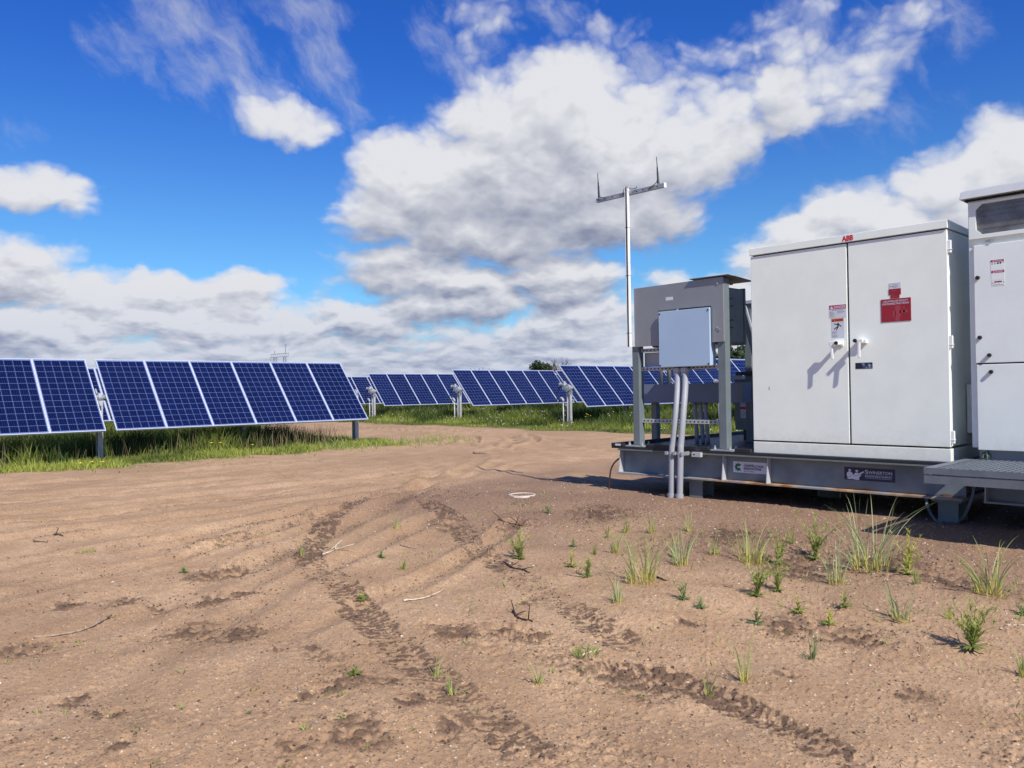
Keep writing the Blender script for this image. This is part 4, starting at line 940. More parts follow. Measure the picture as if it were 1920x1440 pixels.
# junction box
jb = thing('junction_box', 'flat pale blue-grey square box set in the notch of the shield plate', 'junction box', (-5.05, 7.6, Z(.22)))
m = MB(); m.box(-5.375, -4.745, 7.51, 7.63, Z(.228), Z(.83)); m.build('box_body', 'jbox', jb)
m = MB(); m.box(-5.382, -4.722, 7.482, 7.507, Z(.219), Z(.842)); jd = m.build('cover', 'jbox', jb, bevel=.004)
for x in (-5.365, -4.74):
    for z in (.240, .815):
        m = MB(); m.tube([(x, 7.482, Z(z)), (x, 7.477, Z(z))], .009, 10); m.build('screw', 'dark', jd)
m = MB(); m.box(-5.15, -5.13, 7.492, 7.51, Z(.843), Z(.858)); m.build('latch', 'galv', jb)
# two front conduits
def lerp_path(L, n=5): return [Vector((*p2, )) for p2 in smooth3(L, n)]
def smooth3(L, n):
    P = [np.array(p, float) for p in L]; P = [2*P[0]-P[1]] + P + [2*P[-1]-P[-2]]; out = []
    for i in range(1, len(P)-2):
        for k in range(n):
            t = k/n; a, b, c, d = P[i-1:i+3]; out.append(.5*((2*b)+(-a+c)*t+(2*a-5*b+4*c-d)*t*t+(-a+3*b-3*c+d)*t**3))
    out.append(P[-2]); return out
for lab, L in (('left of the two grey conduits curving from the junction box down into the ground', [(-5.187,7.55,.215),(-5.165,7.52,.03),(-5.128,7.42,-.32),(-5.148,7.39,-.611),(-5.158,7.38,-.727),(-5.174,7.38,-1.26)]),
               ('right of the two grey conduits curving from the junction box down into the ground', [(-5.089,7.55,.215),(-5.065,7.52,.028),(-5.032,7.42,-.319),(-5.045,7.39,-.607),(-5.047,7.38,-.722),(-5.07,7.38,-1.26)])):
    b_ = L[-1]; cn = thing('conduit', lab, 'conduit', (b_[0], b_[1], Z(b_[2])), 'conduits below the junction box')
    pts = [(p[0], p[1], Z(p[2])) for p in L]; m = MB(); m.tube(smooth3(pts, 7), .0345, 16); m.build('pipe', 'pvc', cn, smooth=True)
    m = MB(); q = Vector(pts[0]); m.tube([q + Vector((0,-.002,-.055)), q + Vector((0,0,-.012))], .047, 8); m.tube([q + Vector((0,-.002,-.085)), q + Vector((0,-.002,-.055))], .040, 14); m.build('fitting', 'lgrey', cn)
    m = MB(); m.tube([(b_[0], b_[1], Z(-1.245)), (b_[0], b_[1], Z(-1.165))], .045, 14); m.build('coupling', 'pvc', cn)
    m = MB(); m.tube([(b_[0]+.016, 7.385, Z(-.735)), (b_[0]+.016, 7.385, Z(-.712))], .041, 14); m.box(b_[0]-.045, b_[0]-.015, 7.33, 7.36, Z(-.74), Z(-.705)); m.box(b_[0]+.05, b_[0]+.062, 7.34, 7.49, Z(-.745), Z(-.705)); m.build('clamp', 'galv', cn)
# antenna mast
am = thing('antenna_mast', 'slim white mast with a crossarm and two black whip antennas rising beside the rack', 'antenna mast', (-5.81, 7.5, Z(.47)))
m = MB(); mx0, mx1 = -5.834, -5.794
m.box(mx0, mx0+.008, 7.488, 7.525, Z(.472), Z(2.335)); m.box(mx1-.010, mx1, 7.488, 7.525, Z(.472), Z(2.335)); m.box(mx0+.008, mx1-.010, 7.50, 7.525, Z(.472), Z(2.335)); m.cur = 0
m.build('mast_channel', 'strut', am)
m = MB(); m.box(mx0+.0085, mx1-.0105, 7.490, 7.499, Z(.472), Z(2.33)); m.build('slot_shade', 'dark', am)  # black fill painted for the shade inside the mast channel
m = MB()
for z in (.63, 1.30, 1.86): m.box(mx0-.001, mx1+.001, 7.486, 7.527, Z(z), Z(z+.004))
m.build('cable_tie', 'dark', am)
ca = MB(); ca.box(-6.300, -5.312, 7.530, 7.571, Z(2.245), Z(2.289)); cr = ca.build('crossarm', 'galv', am)
hl = MB(); 
for x in (-6.26, -6.05, -5.93, -5.69, -5.60, -5.40): hl.add([(x+.012*math.cos(a), 7.5292, Z(2.267)+.006*math.sin(a)) for a in [2*math.pi*k/10 for k in range(10)]], [tuple(range(10))])
hl.build('slot_holes', 'gap', cr)
ca = MB(); ca.box(-5.3115, -5.305, 7.53, 7.571, Z(2.240), Z(2.294)); ca.build('end_cap', 'handle', cr)
for x, tz in ((-6.262, 2.60), (-5.395, 2.605)):
    m = MB(); m.prism([(x-.014, Z(2.289)), (x+.020, Z(2.289)), (x+.001, Z(2.44)), (x-.008, Z(2.44))], 'y', 7.545, 7.553); br = m.build('antenna_bracket', 'galv', am)
    m = MB(); m.tube([(x-.006, 7.54, Z(2.30)), (x-.008, 7.54, Z(2.485))], .008, 8); m.tube([(x-.008, 7.54, Z(2.485)), (x-.016, 7.54, Z(tz))], [.0055, .0035], 8); m.build('whip_antenna', 'dark', am)
    s = 1 if x < -6 else -1
    m = MB(); m.tube(smooth3([(x-.004, 7.532, Z(2.40)), (x+.004*s, 7.522, Z(2.32)), (x+.05*s, 7.520, Z(2.29)), (x+.09*s, 7.523, Z(2.275)), (x+.12*s, 7.526, Z(2.262))], 4), .004, 6); m.build('antenna_cable', 'dark', am, smooth=True)
m = MB(); m.tube(smooth3([(-5.81, 7.49, Z(2.335)), (-5.85, 7.50, Z(2.31)), (-5.89, 7.52, Z(2.265))], 4), .004, 6); m.tube(smooth3([(-5.80, 7.49, Z(2.335)), (-5.75, 7.50, Z(2.30)), (-5.70, 7.52, Z(2.30)), (-5.68, 7.52, Z(2.315))], 4), .004, 6); m.build('antenna_cable', 'dark', am, smooth=True)
# wire trough behind with vertical conduits
tr = thing('wire_trough', 'wide blue-grey wire trough crossing behind the rack legs', 'wire trough', (-5.6, 8.4, Z(-.19)))
m = MB(); m.box(-6.40, -4.86, 8.36, 8.56, Z(-.195), Z(.035)); m.build('trough_body', paint('blue_grey_paint', (.15, .18, .26), .45, .04), tr, bevel=.003)
m = MB(); m.box(-4.92, -4.858, 8.355, 8.359, Z(-.19), Z(.02)); m.build('trough_cover', 'steel', tr)
for x in (-6.05, -5.93): m = MB(); m.tube([(x, 8.45, Z(.036)), (x, 8.45, Z(.50))], .027, 12); m.build('conduit_riser', 'steel', tr, smooth=True)
for x in (-5.56, -5.48, -5.41): m = MB(); m.tube(smooth3([(x, 8.45, Z(-.196)), (x+.01, 8.45, Z(-.4)), (x+.03, 8.45, Z(-.69))], 4), .025, 12); m.build('conduit_drop', 'pvc', tr, smooth=True)
m = MB(); m.box(-6.3, -6.22, 8.57, 8.65, Z(-.689), Z(.02)); m.build('stand_leg', 'steel', tr)
# transformer behind
tf = thing('transformer', 'dark grey transformer box with warning labels standing behind the white cabinet', 'transformer', (-4.4, 9.7, Z(-.69)))
m = MB(); m.box(-5.46, -3.4, 9.20, 10.3, Z(-.56), Z(.075)); m.build('tank', 'steel', tf, bevel=.006)
m = MB(); m.box(-5.50, -3.36, 9.16, 10.34, Z(.078), Z(.125)); m.build('lid', 'shield', tf, bevel=.004)
m = MB(); m.box(-5.33, -5.24, 9.158, 9.1595, Z(.088), Z(.112)); m.build('name_plate', 'stick', tf)
m = MB(); m.box(-5.4, -5.3, 9.3, 9.4, Z(-.689), Z(-.561)); m.box(-3.6, -3.5, 9.3, 9.4, Z(-.689), Z(-.561)); m.build('foot', 'dark', tf)
m = MB(); m.box(-5.375, -5.20, 9.198, 9.1995, Z(-.41), Z(-.10)); w = m.build('warning_label', 'stick', tf)
m = MB(); m.box(-5.374, -5.201, 9.1965, 9.1975, Z(-.30), Z(-.265)); m.build('red_header', 'pink', w)
m = MB(); fake_lines(m, -5.365, -5.21, Z(-.11), Z(-.25), 9, 9.1972, 21); fake_lines(m, -5.365, -5.21, Z(-.315), Z(-.40), 6, 9.1972, 22); m.build('small_print', 'greyink', w)
m = MB()
for k in range(5): m.tube([(-5.35+k*.12, 9.35, Z(-.56)), (-5.35+k*.12+.02, 9.35, Z(-.69))], .012, 8)
m.build('cable_tail', 'lgrey', tf)
# rear frame
rf = thing('braced_stand', 'grey post with a braced top plate standing behind the enclosure', 'frame', (-5.1, 8.95, Z(-.69)))
m = MB(); m.box(-5.12, -5.03, 8.88, 8.97, Z(-.689), Z(.99)); m.build('frame_post', 'steel', rf, bevel=.004)
m = MB(); m.box(-4.0, -3.91, 8.88, 8.97, Z(-.689), Z(.99)); m.build('frame_post', 'steel', rf, bevel=.004)
m = MB(); m.box(-5.18, -3.9, 8.86, 9.0, Z(.991), Z(1.035)); m.build('top_beam', 'lgrey', rf, bevel=.004)
m = MB(); m.bar((-5.10, 8.87, Z(.99)), (-4.95, 8.87, Z(.45)), .022); m.box(-5.029, -4.4, 8.90, 8.905, Z(.20), Z(.90)); m.build('side_sheet', 'lgrey', rf)
m = MB(); m.box(-5.20, -4.8, 8.80, 8.86, Z(.125), Z(.17)); m.build('cross_bracket', 'dark', rf)
# hanging strap and black cable
st = MB(); 
P = smooth3([(-2.60, 7.52, Z(-1.00)), (-2.575, 7.50, Z(-1.10)), (-2.52, 7.48, Z(-1.18)), (-2.44, 7.46, Z(-1.232)), (-2.36, 7.46, Z(-1.222)), (-2.28, 7.49, Z(-1.12)), (-2.235, 7.52, Z(-.98)), (-2.22, 7.54, Z(-.88))], 5)
vs = []; 
for i_, p in enumerate(P):
    tw = .3 + .5*math.sin(i_*.35); vs += [(p[0]-.012*math.cos(tw), p[1]-.012*math.sin(tw), p[2]), (p[0]+.012*math.cos(tw), p[1]+.012*math.sin(tw), p[2])]
st.add(vs, [(2*k, 2*k+1, 2*k+3, 2*k+2) for k in range(len(P)-1)]); so_ = st.build('hanging_strap', 'strap'); s_ = so_.modifiers.new('thick', 'SOLIDIFY'); s_.thickness = .003
tag(so_, 'grey webbing strap hanging in a loop below the beam end beside the pile', 'strap')
m = MB(); m.tube(smooth3([(-6.0, 7.60, Z(-.82)), (-6.06, 7.55, Z(-.86)), (-6.12, 7.52, Z(-.95)), (-6.135, 7.50, Z(-1.08)), (-6.14, 7.49, Z(-1.26))], 5), .010, 8)
tag(m.build('ground_cable', paint('brown_cable', (.035, .018, .015), .5), smooth=True), 'thin dark cable bending from the left beam end into the ground', 'cable')
# buried ring
m = MB(); zr = gz(-6.712, 6.601); n = 40; vs = []
prof = [(.158, -.02), (.158, .001), (.155, .003), (.146, .003), (.143, .001), (.143, -.02)]
for k in range(n):
    a = 2*math.pi*k/n; vs += [(-6.712+r_*math.cos(a), 6.601+r_*math.sin(a), zr+.006+h_) for r_, h_ in prof]
q = len(prof); m.add(vs, [(k*q+j_, k*q+(j_+1)%q, ((k+1)%n)*q+(j_+1)%q, ((k+1)%n)*q+j_) for k in range(n) for j_ in range(q)])
tag(m.build('pipe_ring', paint('dusty_white_plastic', (.60, .52, .44), .6, .1, 20), smooth=False), 'pale plastic ring lying half buried in the sand left of the skid', 'ring')

# ------------------------------------------------------------------ weeds
def weed_parts(kind, h, wide, seed):
    global rng
    rng = np.random.default_rng(seed); parts = []
    def bl(n, h, spread, lean, w, tone=None, seg=5, droop=0.):
        a = rng.uniform(0, 2*math.pi, n); r_ = spread*np.sqrt(rng.random(n))
        b = np.stack([r_*np.cos(a), r_*np.sin(a), np.full(n, -.012)], 1)
        hh_ = h*(.35+.65*rng.random(n)); hh_[0] = h
        parts.append(blades(b, hh_, rdir(n, a + rng.normal(0, .5, n)), rng.uniform(.1, 1, n)*lean, np.full(n, w)*(.55+.5*rng.random(n)), seg, tone=tone, droop=droop))
    if kind == 'g':      # upright grass clump, yellow at its foot
        n = int(13 + 32*wide); bl(n, h, .02+.09*wide, .35+.6*wide, .0075, seg=7, droop=.25); bl(int(n*.9), h*.42, .03+.10*wide, 1.0, .0060, droop=.5)
    elif kind == 't':    # thin sparse grass
        bl(9, h, .015, .45, .0065, seg=6, droop=.2); bl(10, h*.45, .02, 1.0, .006, droop=.4)
    elif kind == 'm':    # low dense mat
        bl(110, h*1.2, .07, 1.3, .0045)
    elif kind in ('f', 'r'):
        ns = {'f': int(5+13*wide), 'r': 4}[kind]
        for s in range(ns):
            a = rng.uniform(0, 2*math.pi); ln = rng.uniform(.1, .95)*(1 if s else .1); sh_ = h*(rng.uniform(.6, 1) if s else 1)
            t = np.sort(rng.random(int(8 + 44*sh_)))**.8; n = len(t)
            c = np.stack([math.cos(a)*ln*sh_*t**1.5, math.sin(a)*ln*sh_*t**1.5, sh_*t], 1)
            # stem as stacked short blades
            parts.append(blades(np.array([[0., 0., -.01]]), np.array([sh_*1.02]), np.array([[math.cos(a), math.sin(a)]]), np.array([ln]), np.array([.0055]), 6, tone=np.array([.6])))
            for rep in range(1):
                aa = rng.uniform(0, 2*math.pi, n); L = (.022+.036*(1-t))*(.7+.6*rng.random(n))*(1.0+.5*(h > .2))
                parts.append(blades(c, L*.62, rdir(n, aa), rng.uniform(.5, 1.2, n), L*.14, 2, tone=np.clip(.2+.6*t+.3*rng.random(n), 0, 1)))
        n = 26 if kind == 'f' else 46; aa = rng.uniform(0, 2*math.pi, n); L = (.035+.10*h+.02*wide)*(.6+.7*rng.random(n)); ul = np.full(n, 0.)
        parts.append(blades(np.stack([.006*np.cos(aa), .006*np.sin(aa), np.full(n, .0)], 1), L*.45, rdir(n, aa), np.full(n, 2.0), L*.22, 4, tone=rng.random(n)*.5, droop=.3))
    return parts
WEEDS = [(-4.458,5.657,.221,'g',.05,'blade','narrow upright grass clump, leftmost of the pair nearest the conduits'),(-4.221,5.711,.217,'g',.08,'blade','upright yellowish grass clump, right of the pair nearest the conduits'),
(-4.006,4.952,.208,'g',.10,'blade','small grass clump with a bright yellow foot, left of the large spreading one'),(-3.321,4.388,.376,'g',.85,'blade','large spreading grass clump with yellow foot, in line below the two conduits'),
(-3.354,4.899,.326,'g',.3,'bluegrass','tall slim grey-green grass clump just right of the large spreading yellow-footed clump'),(-3.358,5.328,.202,'g',.08,'blade','small grass clump alone below the green gear sticker'),
(-3.055,5.333,.35,'g',.75,'blade','broad leafy grass clump with yellow foot below the white gear sticker'),(-3.123,3.873,.211,'g',.08,'bluegrass','slim blue-green grass shoot standing alone in front of the large spreading clump'),
(-2.87,4.204,.138,'f',.15,'dkleaf','thin-leaved weed with a dark spread of shadow, right of the lone blue-green shoot'),(-2.708,4.141,.057,'r',.1,'dkleaf','tiny dark rosette weed right below the thin-leaved weed'),
(-4.476,4.362,.206,'f',.7,'forb','bushy bright green weed, leftmost of the big weed group'),(-4.023,4.454,.118,'r',.4,'forbyel','small yellow-green leafy weed right of the bushy bright one'),
(-3.715,4.289,.142,'f',.5,'forb','low green weed with feathery top and dense foot, beside a twig'),(-2.72,3.109,.041,'m',.2,'forb','low mat of short green grass beside a pale stick'),
(-2.623,2.664,.135,'t',.1,'blade','thin pale grass tuft in the middle foreground with dark soil to its left'),(-1.97,3.363,.247,'t',.3,'blade','tall thin grass tuft with long outer blades in the lower right foreground'),
(-2.019,3.14,.132,'t',.1,'blade','short grass tuft leaning over the dark tyre track, lower right'),(-3.963,5.902,.206,'t',.1,'blade','faint thin grass stems close below the pile'),
(-5.639,5.912,.108,'f',.05,'dkleaf','tiny weed standing alone between the pale ring and the dark forked twig'),(-4.096,4.814,.145,'t',.1,'forb','wispy weed behind the small yellow-green leafy one'),
(-4.48,4.99,.066,'r',.1,'dkleaf','tiny low weed behind the bushy bright green one'),(-4.483,5.438,.185,'t',.15,'forb','thin wispy weed left of the conduit-side grass pair'),
(-3.563,5.096,.241,'t',.3,'forb','loose wispy weed behind the slim grey-green clump'),(-2.583,4.586,.249,'f',.5,'forb','tall feathery weed with a flat leafy foot, below the broad leafy clump'),
(-2.557,4.793,.238,'f',.15,'forb','slim feathery weed right of the flat-footed one'),(-2.363,4.173,.097,'r',.4,'dkleaf','low dark green rosette below the tall feathery weed'),
(-2.265,4.482,.109,'r',.5,'forbyel','low weed with spreading pale leaves, alone right of the feathery weeds'),(-2.078,4.68,.094,'r',.4,'forb','grey-green low weed left of the middle right grass clump'),
(-2.046,4.409,.075,'r',.2,'forbyel','bright yellow-green sprout in front of the grey-green low weed'),(-2.378,5.229,.334,'g',.35,'bluegrass','dense deep green grass clump in front of the tallest blue-green tuft'),
(-2.754,5.728,.314,'f',.8,'forb','bushy fine-leaved weed behind the dense deep green clump'),(-2.314,5.645,.552,'g',1.2,'bluegrass','largest blue-green grass tuft, its blades reaching over the beam'),
(-2.066,5.611,.266,'f',.3,'forbyel','yellowish feathery weed just right of the largest tuft'),(-1.754,4.657,.281,'g',.3,'bluegrass','open grass clump alone in the middle right with long shadow'),
(-1.936,5.404,.136,'t',.2,'forb','pale wispy weed behind the open middle right clump'),(-1.526,5.454,.354,'g',.7,'blade','tall yellow-footed grass clump near the right edge with long shadow'),
(-1.574,4.876,.104,'t',.3,'forbyel','yellowing sprawling weed left of the round bushy weed'),(-1.336,4.458,.24,'f',1.1,'forb','round bushy weed with a dense green foot near the right edge'),
(-1.898,3.894,.161,'t',.2,'dkleaf','sparse sprawling weed with long thin shadow arms, alone on bare sand'),(-1.069,4.277,.222,'t',.3,'blade','grass tuft cut by the right edge of the picture'),
(-1.306,5.23,.06,'r',.2,'dkleaf','dark leafy sprout at the right edge beside the tall clump'),(-2.884,5.437,.231,'f',.35,'forb','leafy weed right of the broad yellow-footed clump'),
(-3.046,5.941,.229,'t',.2,'forb','thin weed nearest the beam below the second stiffener'),(-5.814,3.243,.149,'t',.15,'blade','thin grass tuft at the start of the ribbed tyre track, far left of the weeds'),
(-4.828,3.521,.117,'g',.02,'blade','small yellow-green grass shoot alone in the centre of the picture'),(-4.369,2.859,.051,'r',.2,'forb','tiny green sprout on the tyre track left of centre'),
(-6.167,4.413,.148,'t',.1,'blade','faint thin grass stem behind the lone yellow-green shoot'),(-3.011,2.371,.126,'t',.2,'blade','left of two grass tufts growing in the net-patterned tyre track'),
(-2.777,2.281,.118,'t',.25,'blade','right of two grass tufts growing in the net-patterned tyre track'),(-3.309,2.118,.02,'r',.05,'forb','tiny flat sprout between dark scuffed patches'),
(-5.208,3.593,.05,'r',.05,'dkleaf','tiny dark seedling left of the lone yellow-green shoot'),(-7.48,2.142,.036,'m',.2,'forb','flat patch of tiny sprouts on the left sand behind the short twig'),
(-6.103,2.427,.04,'r',.05,'dkleaf','tiny weed behind the dark scuffed patch on the left')]
for i_, (x, y, h, k, wd, mt, lab) in enumerate(WEEDS):
    o = blade_obj('weed', weed_parts(k, h*(1.22 if k in 'gt' else 1.12), wd, 900+i_), mt); o.location = (x, y, gz(x, y)); tag(o, lab, 'weed', 'weeds growing in the sand')
rng = np.random.default_rng(77)
# seedlings too small to count
n = 700; sx = rng.uniform(-5.2, -.9, n); sy_ = rng.uniform(3.3, 6.3, n); k = vn(sx*1.6, sy_*1.6, 205) > -.1; sx = sx[k]; sy_ = sy_[k]; n = len(sx)
o = blade_obj('seedlings', [blades(np.stack([sx, sy_, terrain(sx, sy_)[0]-.004], 1), .02+.10*rng.random(n)**3, rdir(n), rng.uniform(.2, 1.6, n), .003+.003*rng.random(n), 4)], 'forb')
tag(o, 'fine thin sprouts between the weeds in front of the skid', 'seedlings', kind='stuff')
n = 500; sx = rng.uniform(-5.4, -.9, n); sy_ = rng.uniform(2.6, 6.4, n)
o = blade_obj('dry_litter', [blades(np.stack([sx, sy_, terrain(sx, sy_)[0]+.002], 1), .015+.04*rng.random(n)**2, rdir(n), np.full(n, 2.6), .002+.003*rng.random(n), 3, droop=.6)], 'drystem')
tag(o, 'bits of dry straw scattered among the weeds', 'litter', kind='stuff')
n = 900; sx = rng.uniform(-15.5, -1, n); sy_ = rng.uniform(.5, 8, n); k = (grass_mask(sx, sy_) < .2) & (vn(sx*.9, sy_*.9, 201) > .05); sx = sx[k]; sy_ = sy_[k]
rep = 5; sx = np.repeat(sx, rep)+rng.normal(0, .012, len(sx)*rep); sy_ = np.repeat(sy_, rep)+rng.normal(0, .012, len(sy_)*rep)
hz_ = terrain(sx, sy_)[0]
o = blade_obj('seedlings', [blades(np.stack([sx, sy_, hz_-.003], 1), .012+.025*rng.random(len(sx)), rdir(len(sx)), rng.uniform(.5, 1.8, len(sx)), .004+.004*rng.random(len(sx)), 2)], 'forb')
tag(o, 'tiny green seedlings scattered over the sand', 'seedlings', kind='stuff')
# grass fringe weeds near the array corner
n = 1500; sx = rng.uniform(-17.2, -14.6, n); sy_ = rng.uniform(9.5, 13.4, n); k = rng.random(n) < .5*np.exp(-((sx+16.1)/.9)**2); sx = sx[k]; sy_ = sy_[k]; n = len(sx)
o = blade_obj('grass', [blades(np.stack([sx, sy_, terrain(sx, sy_, False)[0]-.01], 1), .06+.22*rng.random(n)**2, rdir(n), rng.uniform(.2, .9, n), np.full(n, .014), 4)], 'forb')
tag(o, 'sparse thin weeds straggling over the sand at the array corner', 'grass', kind='stuff')

# ------------------------------------------------------------------ dandelions
def flower(x, y, h, n, lab):
    t = thing('dandelion', lab, 'flower', (x, y, terrain(np.array([x]), np.array([y]), False)[0][0]), 'yellow wild flowers in the grass'); b = ORG[t.name]
    rr = random.Random(int(abs(x*100))); m = MB(); s = MB()
    for k in range(n):
        dx, dy = rr.uniform(-.14, .14)*(n > 1), rr.uniform(-.14, .14)*(n > 1); hh_ = h*rr.uniform(.75, 1)
        s.tube([b + Vector((dx*.3, dy*.3, 0)), b + Vector((dx, dy, hh_))], .004, 5); c = b + Vector((dx, dy, hh_))
        for j_ in range(14):
            a = 2*math.pi*j_/14; m.add([c, c + Vector((.035*math.cos(a-.2), .035*math.sin(a-.2), .012)), c + Vector((.042*math.cos(a), .042*math.sin(a), .010)), c + Vector((.035*math.cos(a+.2), .035*math.sin(a+.2), .012))], [(0,1,2,3)])
        m.tube([c, c + Vector((0, 0, .018))], [.018, .012], 8)
    m.build('petals', 'yellow', t); s.build('stem', 'dkleaf', t)
flower(-15.95, 4.60, .12, 2, 'left of two yellow flowers at the grass edge beside the left post'); flower(-15.88, 4.86, .13, 1, 'right of two yellow flowers at the grass edge beside the left post')
flower(-18.15, 21.0, .42, 4, 'cluster of yellow flowers right of the post nearest the grey rack'); flower(-16.35, 8.0, .25, 1, 'single pale yellow flower in the grass under the array centre')
flower(-16.3, 7.2, .3, 2, 'pair of pale yellow flowers in the tall grass edge under the array')
# white flower heads in the verge: uncountable
n = 260; sx = rng.uniform(-32, -8, n); sy_ = rng.uniform(19.2, 25, n); k = grass_mask(sx, sy_) > .6; sx = sx[k]; sy_ = sy_[k]; zz = terrain(sx, sy_, False)[0] + h_far(sx, sy_, 1)*.9
c = np.stack([sx, sy_, zz], 1); s_ = .022; vs = np.concatenate([c+np.array(d_)*s_ for d_ in ((-1,0,0),(0,-1,0),(1,0,0),(0,1,0),(0,0,.8))]).reshape(5, -1, 3).transpose(1, 0, 2).reshape(-1, 3)
idx = np.arange(len(c))[:, None, None]*5; fs = (idx + np.array([[0,1,4],[1,2,4],[2,3,4],[3,0,4]])[None]).reshape(-1, 3)
me = np_mesh('wildflowers', vs, fs, 3, False); me.materials.append(MT['wink']); o = bpy.data.objects.new('wildflowers', me); COL.objects.link(o); tag(o, 'tiny white seed heads dotted through the grass verge', 'wild flowers', kind='stuff')

# ------------------------------------------------------------------ sticks, pebbles, clods
def stick(pts, r_, mat, lab, twigs=(), lift=None, name='stick'):
    P = []; 
    for i_, p in enumerate(pts):
        z = gz(p[0], p[1]) + r_*.8 + (lift[i_] if lift else 0); P.append((p[0], p[1], z))
    m = MB(); S = smooth3(P, 6); rad = [r_*(1-.55*i_/len(S))*(1+.25*math.sin(i_*2.3)) for i_ in range(len(S))]
    S = [s + np.array([random.uniform(-1, 1)*r_*.4, random.uniform(-1, 1)*r_*.4, random.uniform(0, 1)*r_*.4]) for s in S]
    m.tube(S, rad, 7)
    for (i_, d_) in twigs:
        b = Vector(S[i_]); m.tube([b, b + Vector(d_)*.55 + Vector((0, 0, .003)), b + Vector(d_)], [r_*.55, r_*.45, r_*.25], 6)
    o = m.build(name, mat, smooth=True); tag(o, lab, 'stick', 'dry sticks on the sand'); return o
stick([(-5.101,1.191),(-5.064,1.307),(-5.073,1.419),(-5.128,1.521),(-5.268,1.654)], .0075, 'wood', 'long curved pale stick lying on the sand at the far left', [(14, (-.06, .02, .03)), (18, (-.05, .05, .03)), (22, (.03, .04, .04))])
stick([(-4.137,3.013),(-4.133,3.148),(-4.169,3.285),(-4.239,3.418)], .006, 'palewood', 'thin pale stick lying near the picture centre', [(10, (.03, .04, .02))])
stick([(-5.684,5.262),(-5.649,5.377),(-5.431,5.342)], .0075, 'darkwood', 'dark forked twig with raised branches left of the weeds', [(3, (-.10, -.06, .10)), (11, (-.16, .02, .06)), (9, (.05, .0, .09))])
stick([(-4.489,4.21),(-4.285,4.098),(-4.169,4.094),(-4.053,4.053)], .007, 'darkwood', 'knotty dark stick below the bushy bright green weed', [(5, (.02, .07, .03)), (12, (.06, .05, .02))])
stick([(-3.507,3.357),(-3.386,3.284),(-3.276,3.291)], .0075, 'darkwood', 'short black twig with two upturned prongs in the centre foreground', [(2, (-.04, .01, .07)), (10, (.0, .015, .09)), (4, (.03, .06, .02))])
stick([(-5.508,3.982),(-5.372,4.046)], .006, 'wood', 'short thin twig behind the lone yellow-green shoot')
stick([(-8.499,2.158),(-8.35,2.15),(-8.272,2.18)], .008, 'darkwood', 'short forked twig on the left sand behind the seedling patch', [(4, (-.09, .05, .04))])
stick([(-8.233,1.939),(-8.089,2.002)], .014, 'wood', 'short thick brown stick at the left, in front of the forked twig')
stick([(-2.727,3.06),(-2.71,3.14),(-2.697,3.205)], .006, 'palewood', 'pale straw stick against the low grass mat')
stick([(-12.397,10.827),(-12.077,10.889)], .022, 'wood', 'brown stick far back on the sand road')
stick([(-5.704,3.37),(-5.692,3.46),(-5.80,3.58)], .008, 'palewood', 'bleached root tangle on the ribbed tyre track', [(3, (.05, .10, .09)), (6, (.12, .12, .05)), (8, (-.05, .05, .03)), (2, (.0, -.06, .04))])
stick([(-3.312,4.539),(-3.202,4.489)], .007, 'darkwood', 'small dark twig at the foot of the large spreading clump')
stick([(-3.847,4.213),(-3.705,4.26)], .005, 'wood', 'thin twig touching the low feathery weed')
stick([(-1.314,4.934),(-1.24,5.0)], .004, 'palewood', 'thin straw lying at the right edge')
def pebbles(name, n, region, smin, smax, mat, lab, cat, pw=2.2, maskf=None):
    x0, x1, y0, y1 = region; x = rng.uniform(x0, x1, n); y = rng.uniform(y0, y1, n)
    if maskf is not None: k = rng.random(n) < maskf(x, y); x = x[k]; y = y[k]; n = len(x)
    s = smin + (smax-smin)*rng.random(n)**pw; z = terrain(x, y)[0]
    base = np.array([(0,0,1),(0,0,-1),(1,0,0),(-1,0,0),(0,1,0),(0,-1,0)], float)
    v = base[None]*s[:, None, None]*(.6+.7*rng.random((n, 6, 1))); a = rng.uniform(0, 6.3, n); ca, sa = np.cos(a)[:, None], np.sin(a)[:, None]
    vx = v[..., 0]*ca - v[..., 1]*sa; vy = v[..., 0]*sa + v[..., 1]*ca; v = np.stack([vx+x[:, None], vy+y[:, None], v[..., 2]*.7+z[:, None]+.25*s[:, None]], -1)
    f = np.array([(0,2,4),(0,4,3),(0,3,5),(0,5,2),(1,4,2),(1,3,4),(1,5,3),(1,2,5)]); fs = (np.arange(n)[:, None, None]*6 + f[None]).reshape(-1, 3)
    me = np_mesh(name, v.reshape(-1, 3), fs, 3, False); me.materials.append(MT[mat]); o = bpy.data.objects.new(name, me); COL.objects.link(o); tag(o, lab, cat, kind='stuff'); return o
mound = lambda x, y: np.clip(.10 + .9*np.exp(-((np.maximum(0, -7.6-x))**2 + (np.maximum(0, 5.2-y))**2)/1.3), 0, 1)
pebbles('pale_gravel', 5200, (-10, 1.5, .8, 8.6), .002, .0115, 'pebble', 'pale grit and small pebbles strewn over the mound and sand', 'gravel', 3.0, mound)
pebbles('soil_crumbs', 15000, (-9.5, .5, .4, 7.4), .0018, .0085, 'clod', 'dark soil crumbs scattered over the sand', 'soil crumbs', 2.6, lambda x, y: np.clip(.25+1.4*fbm(x*1.5, y*1.5, 3, 301), .05, 1))
def dmask(x, y): return terrain(x, y)[1]**.8
pebbles('soil_clods', 60000, (-8.5, .0, .6, 6.6), .003, .0105, 'clod', 'dark damp clods churned up in tyre tracks and scuffs', 'soil clods', 1.8, dmask)

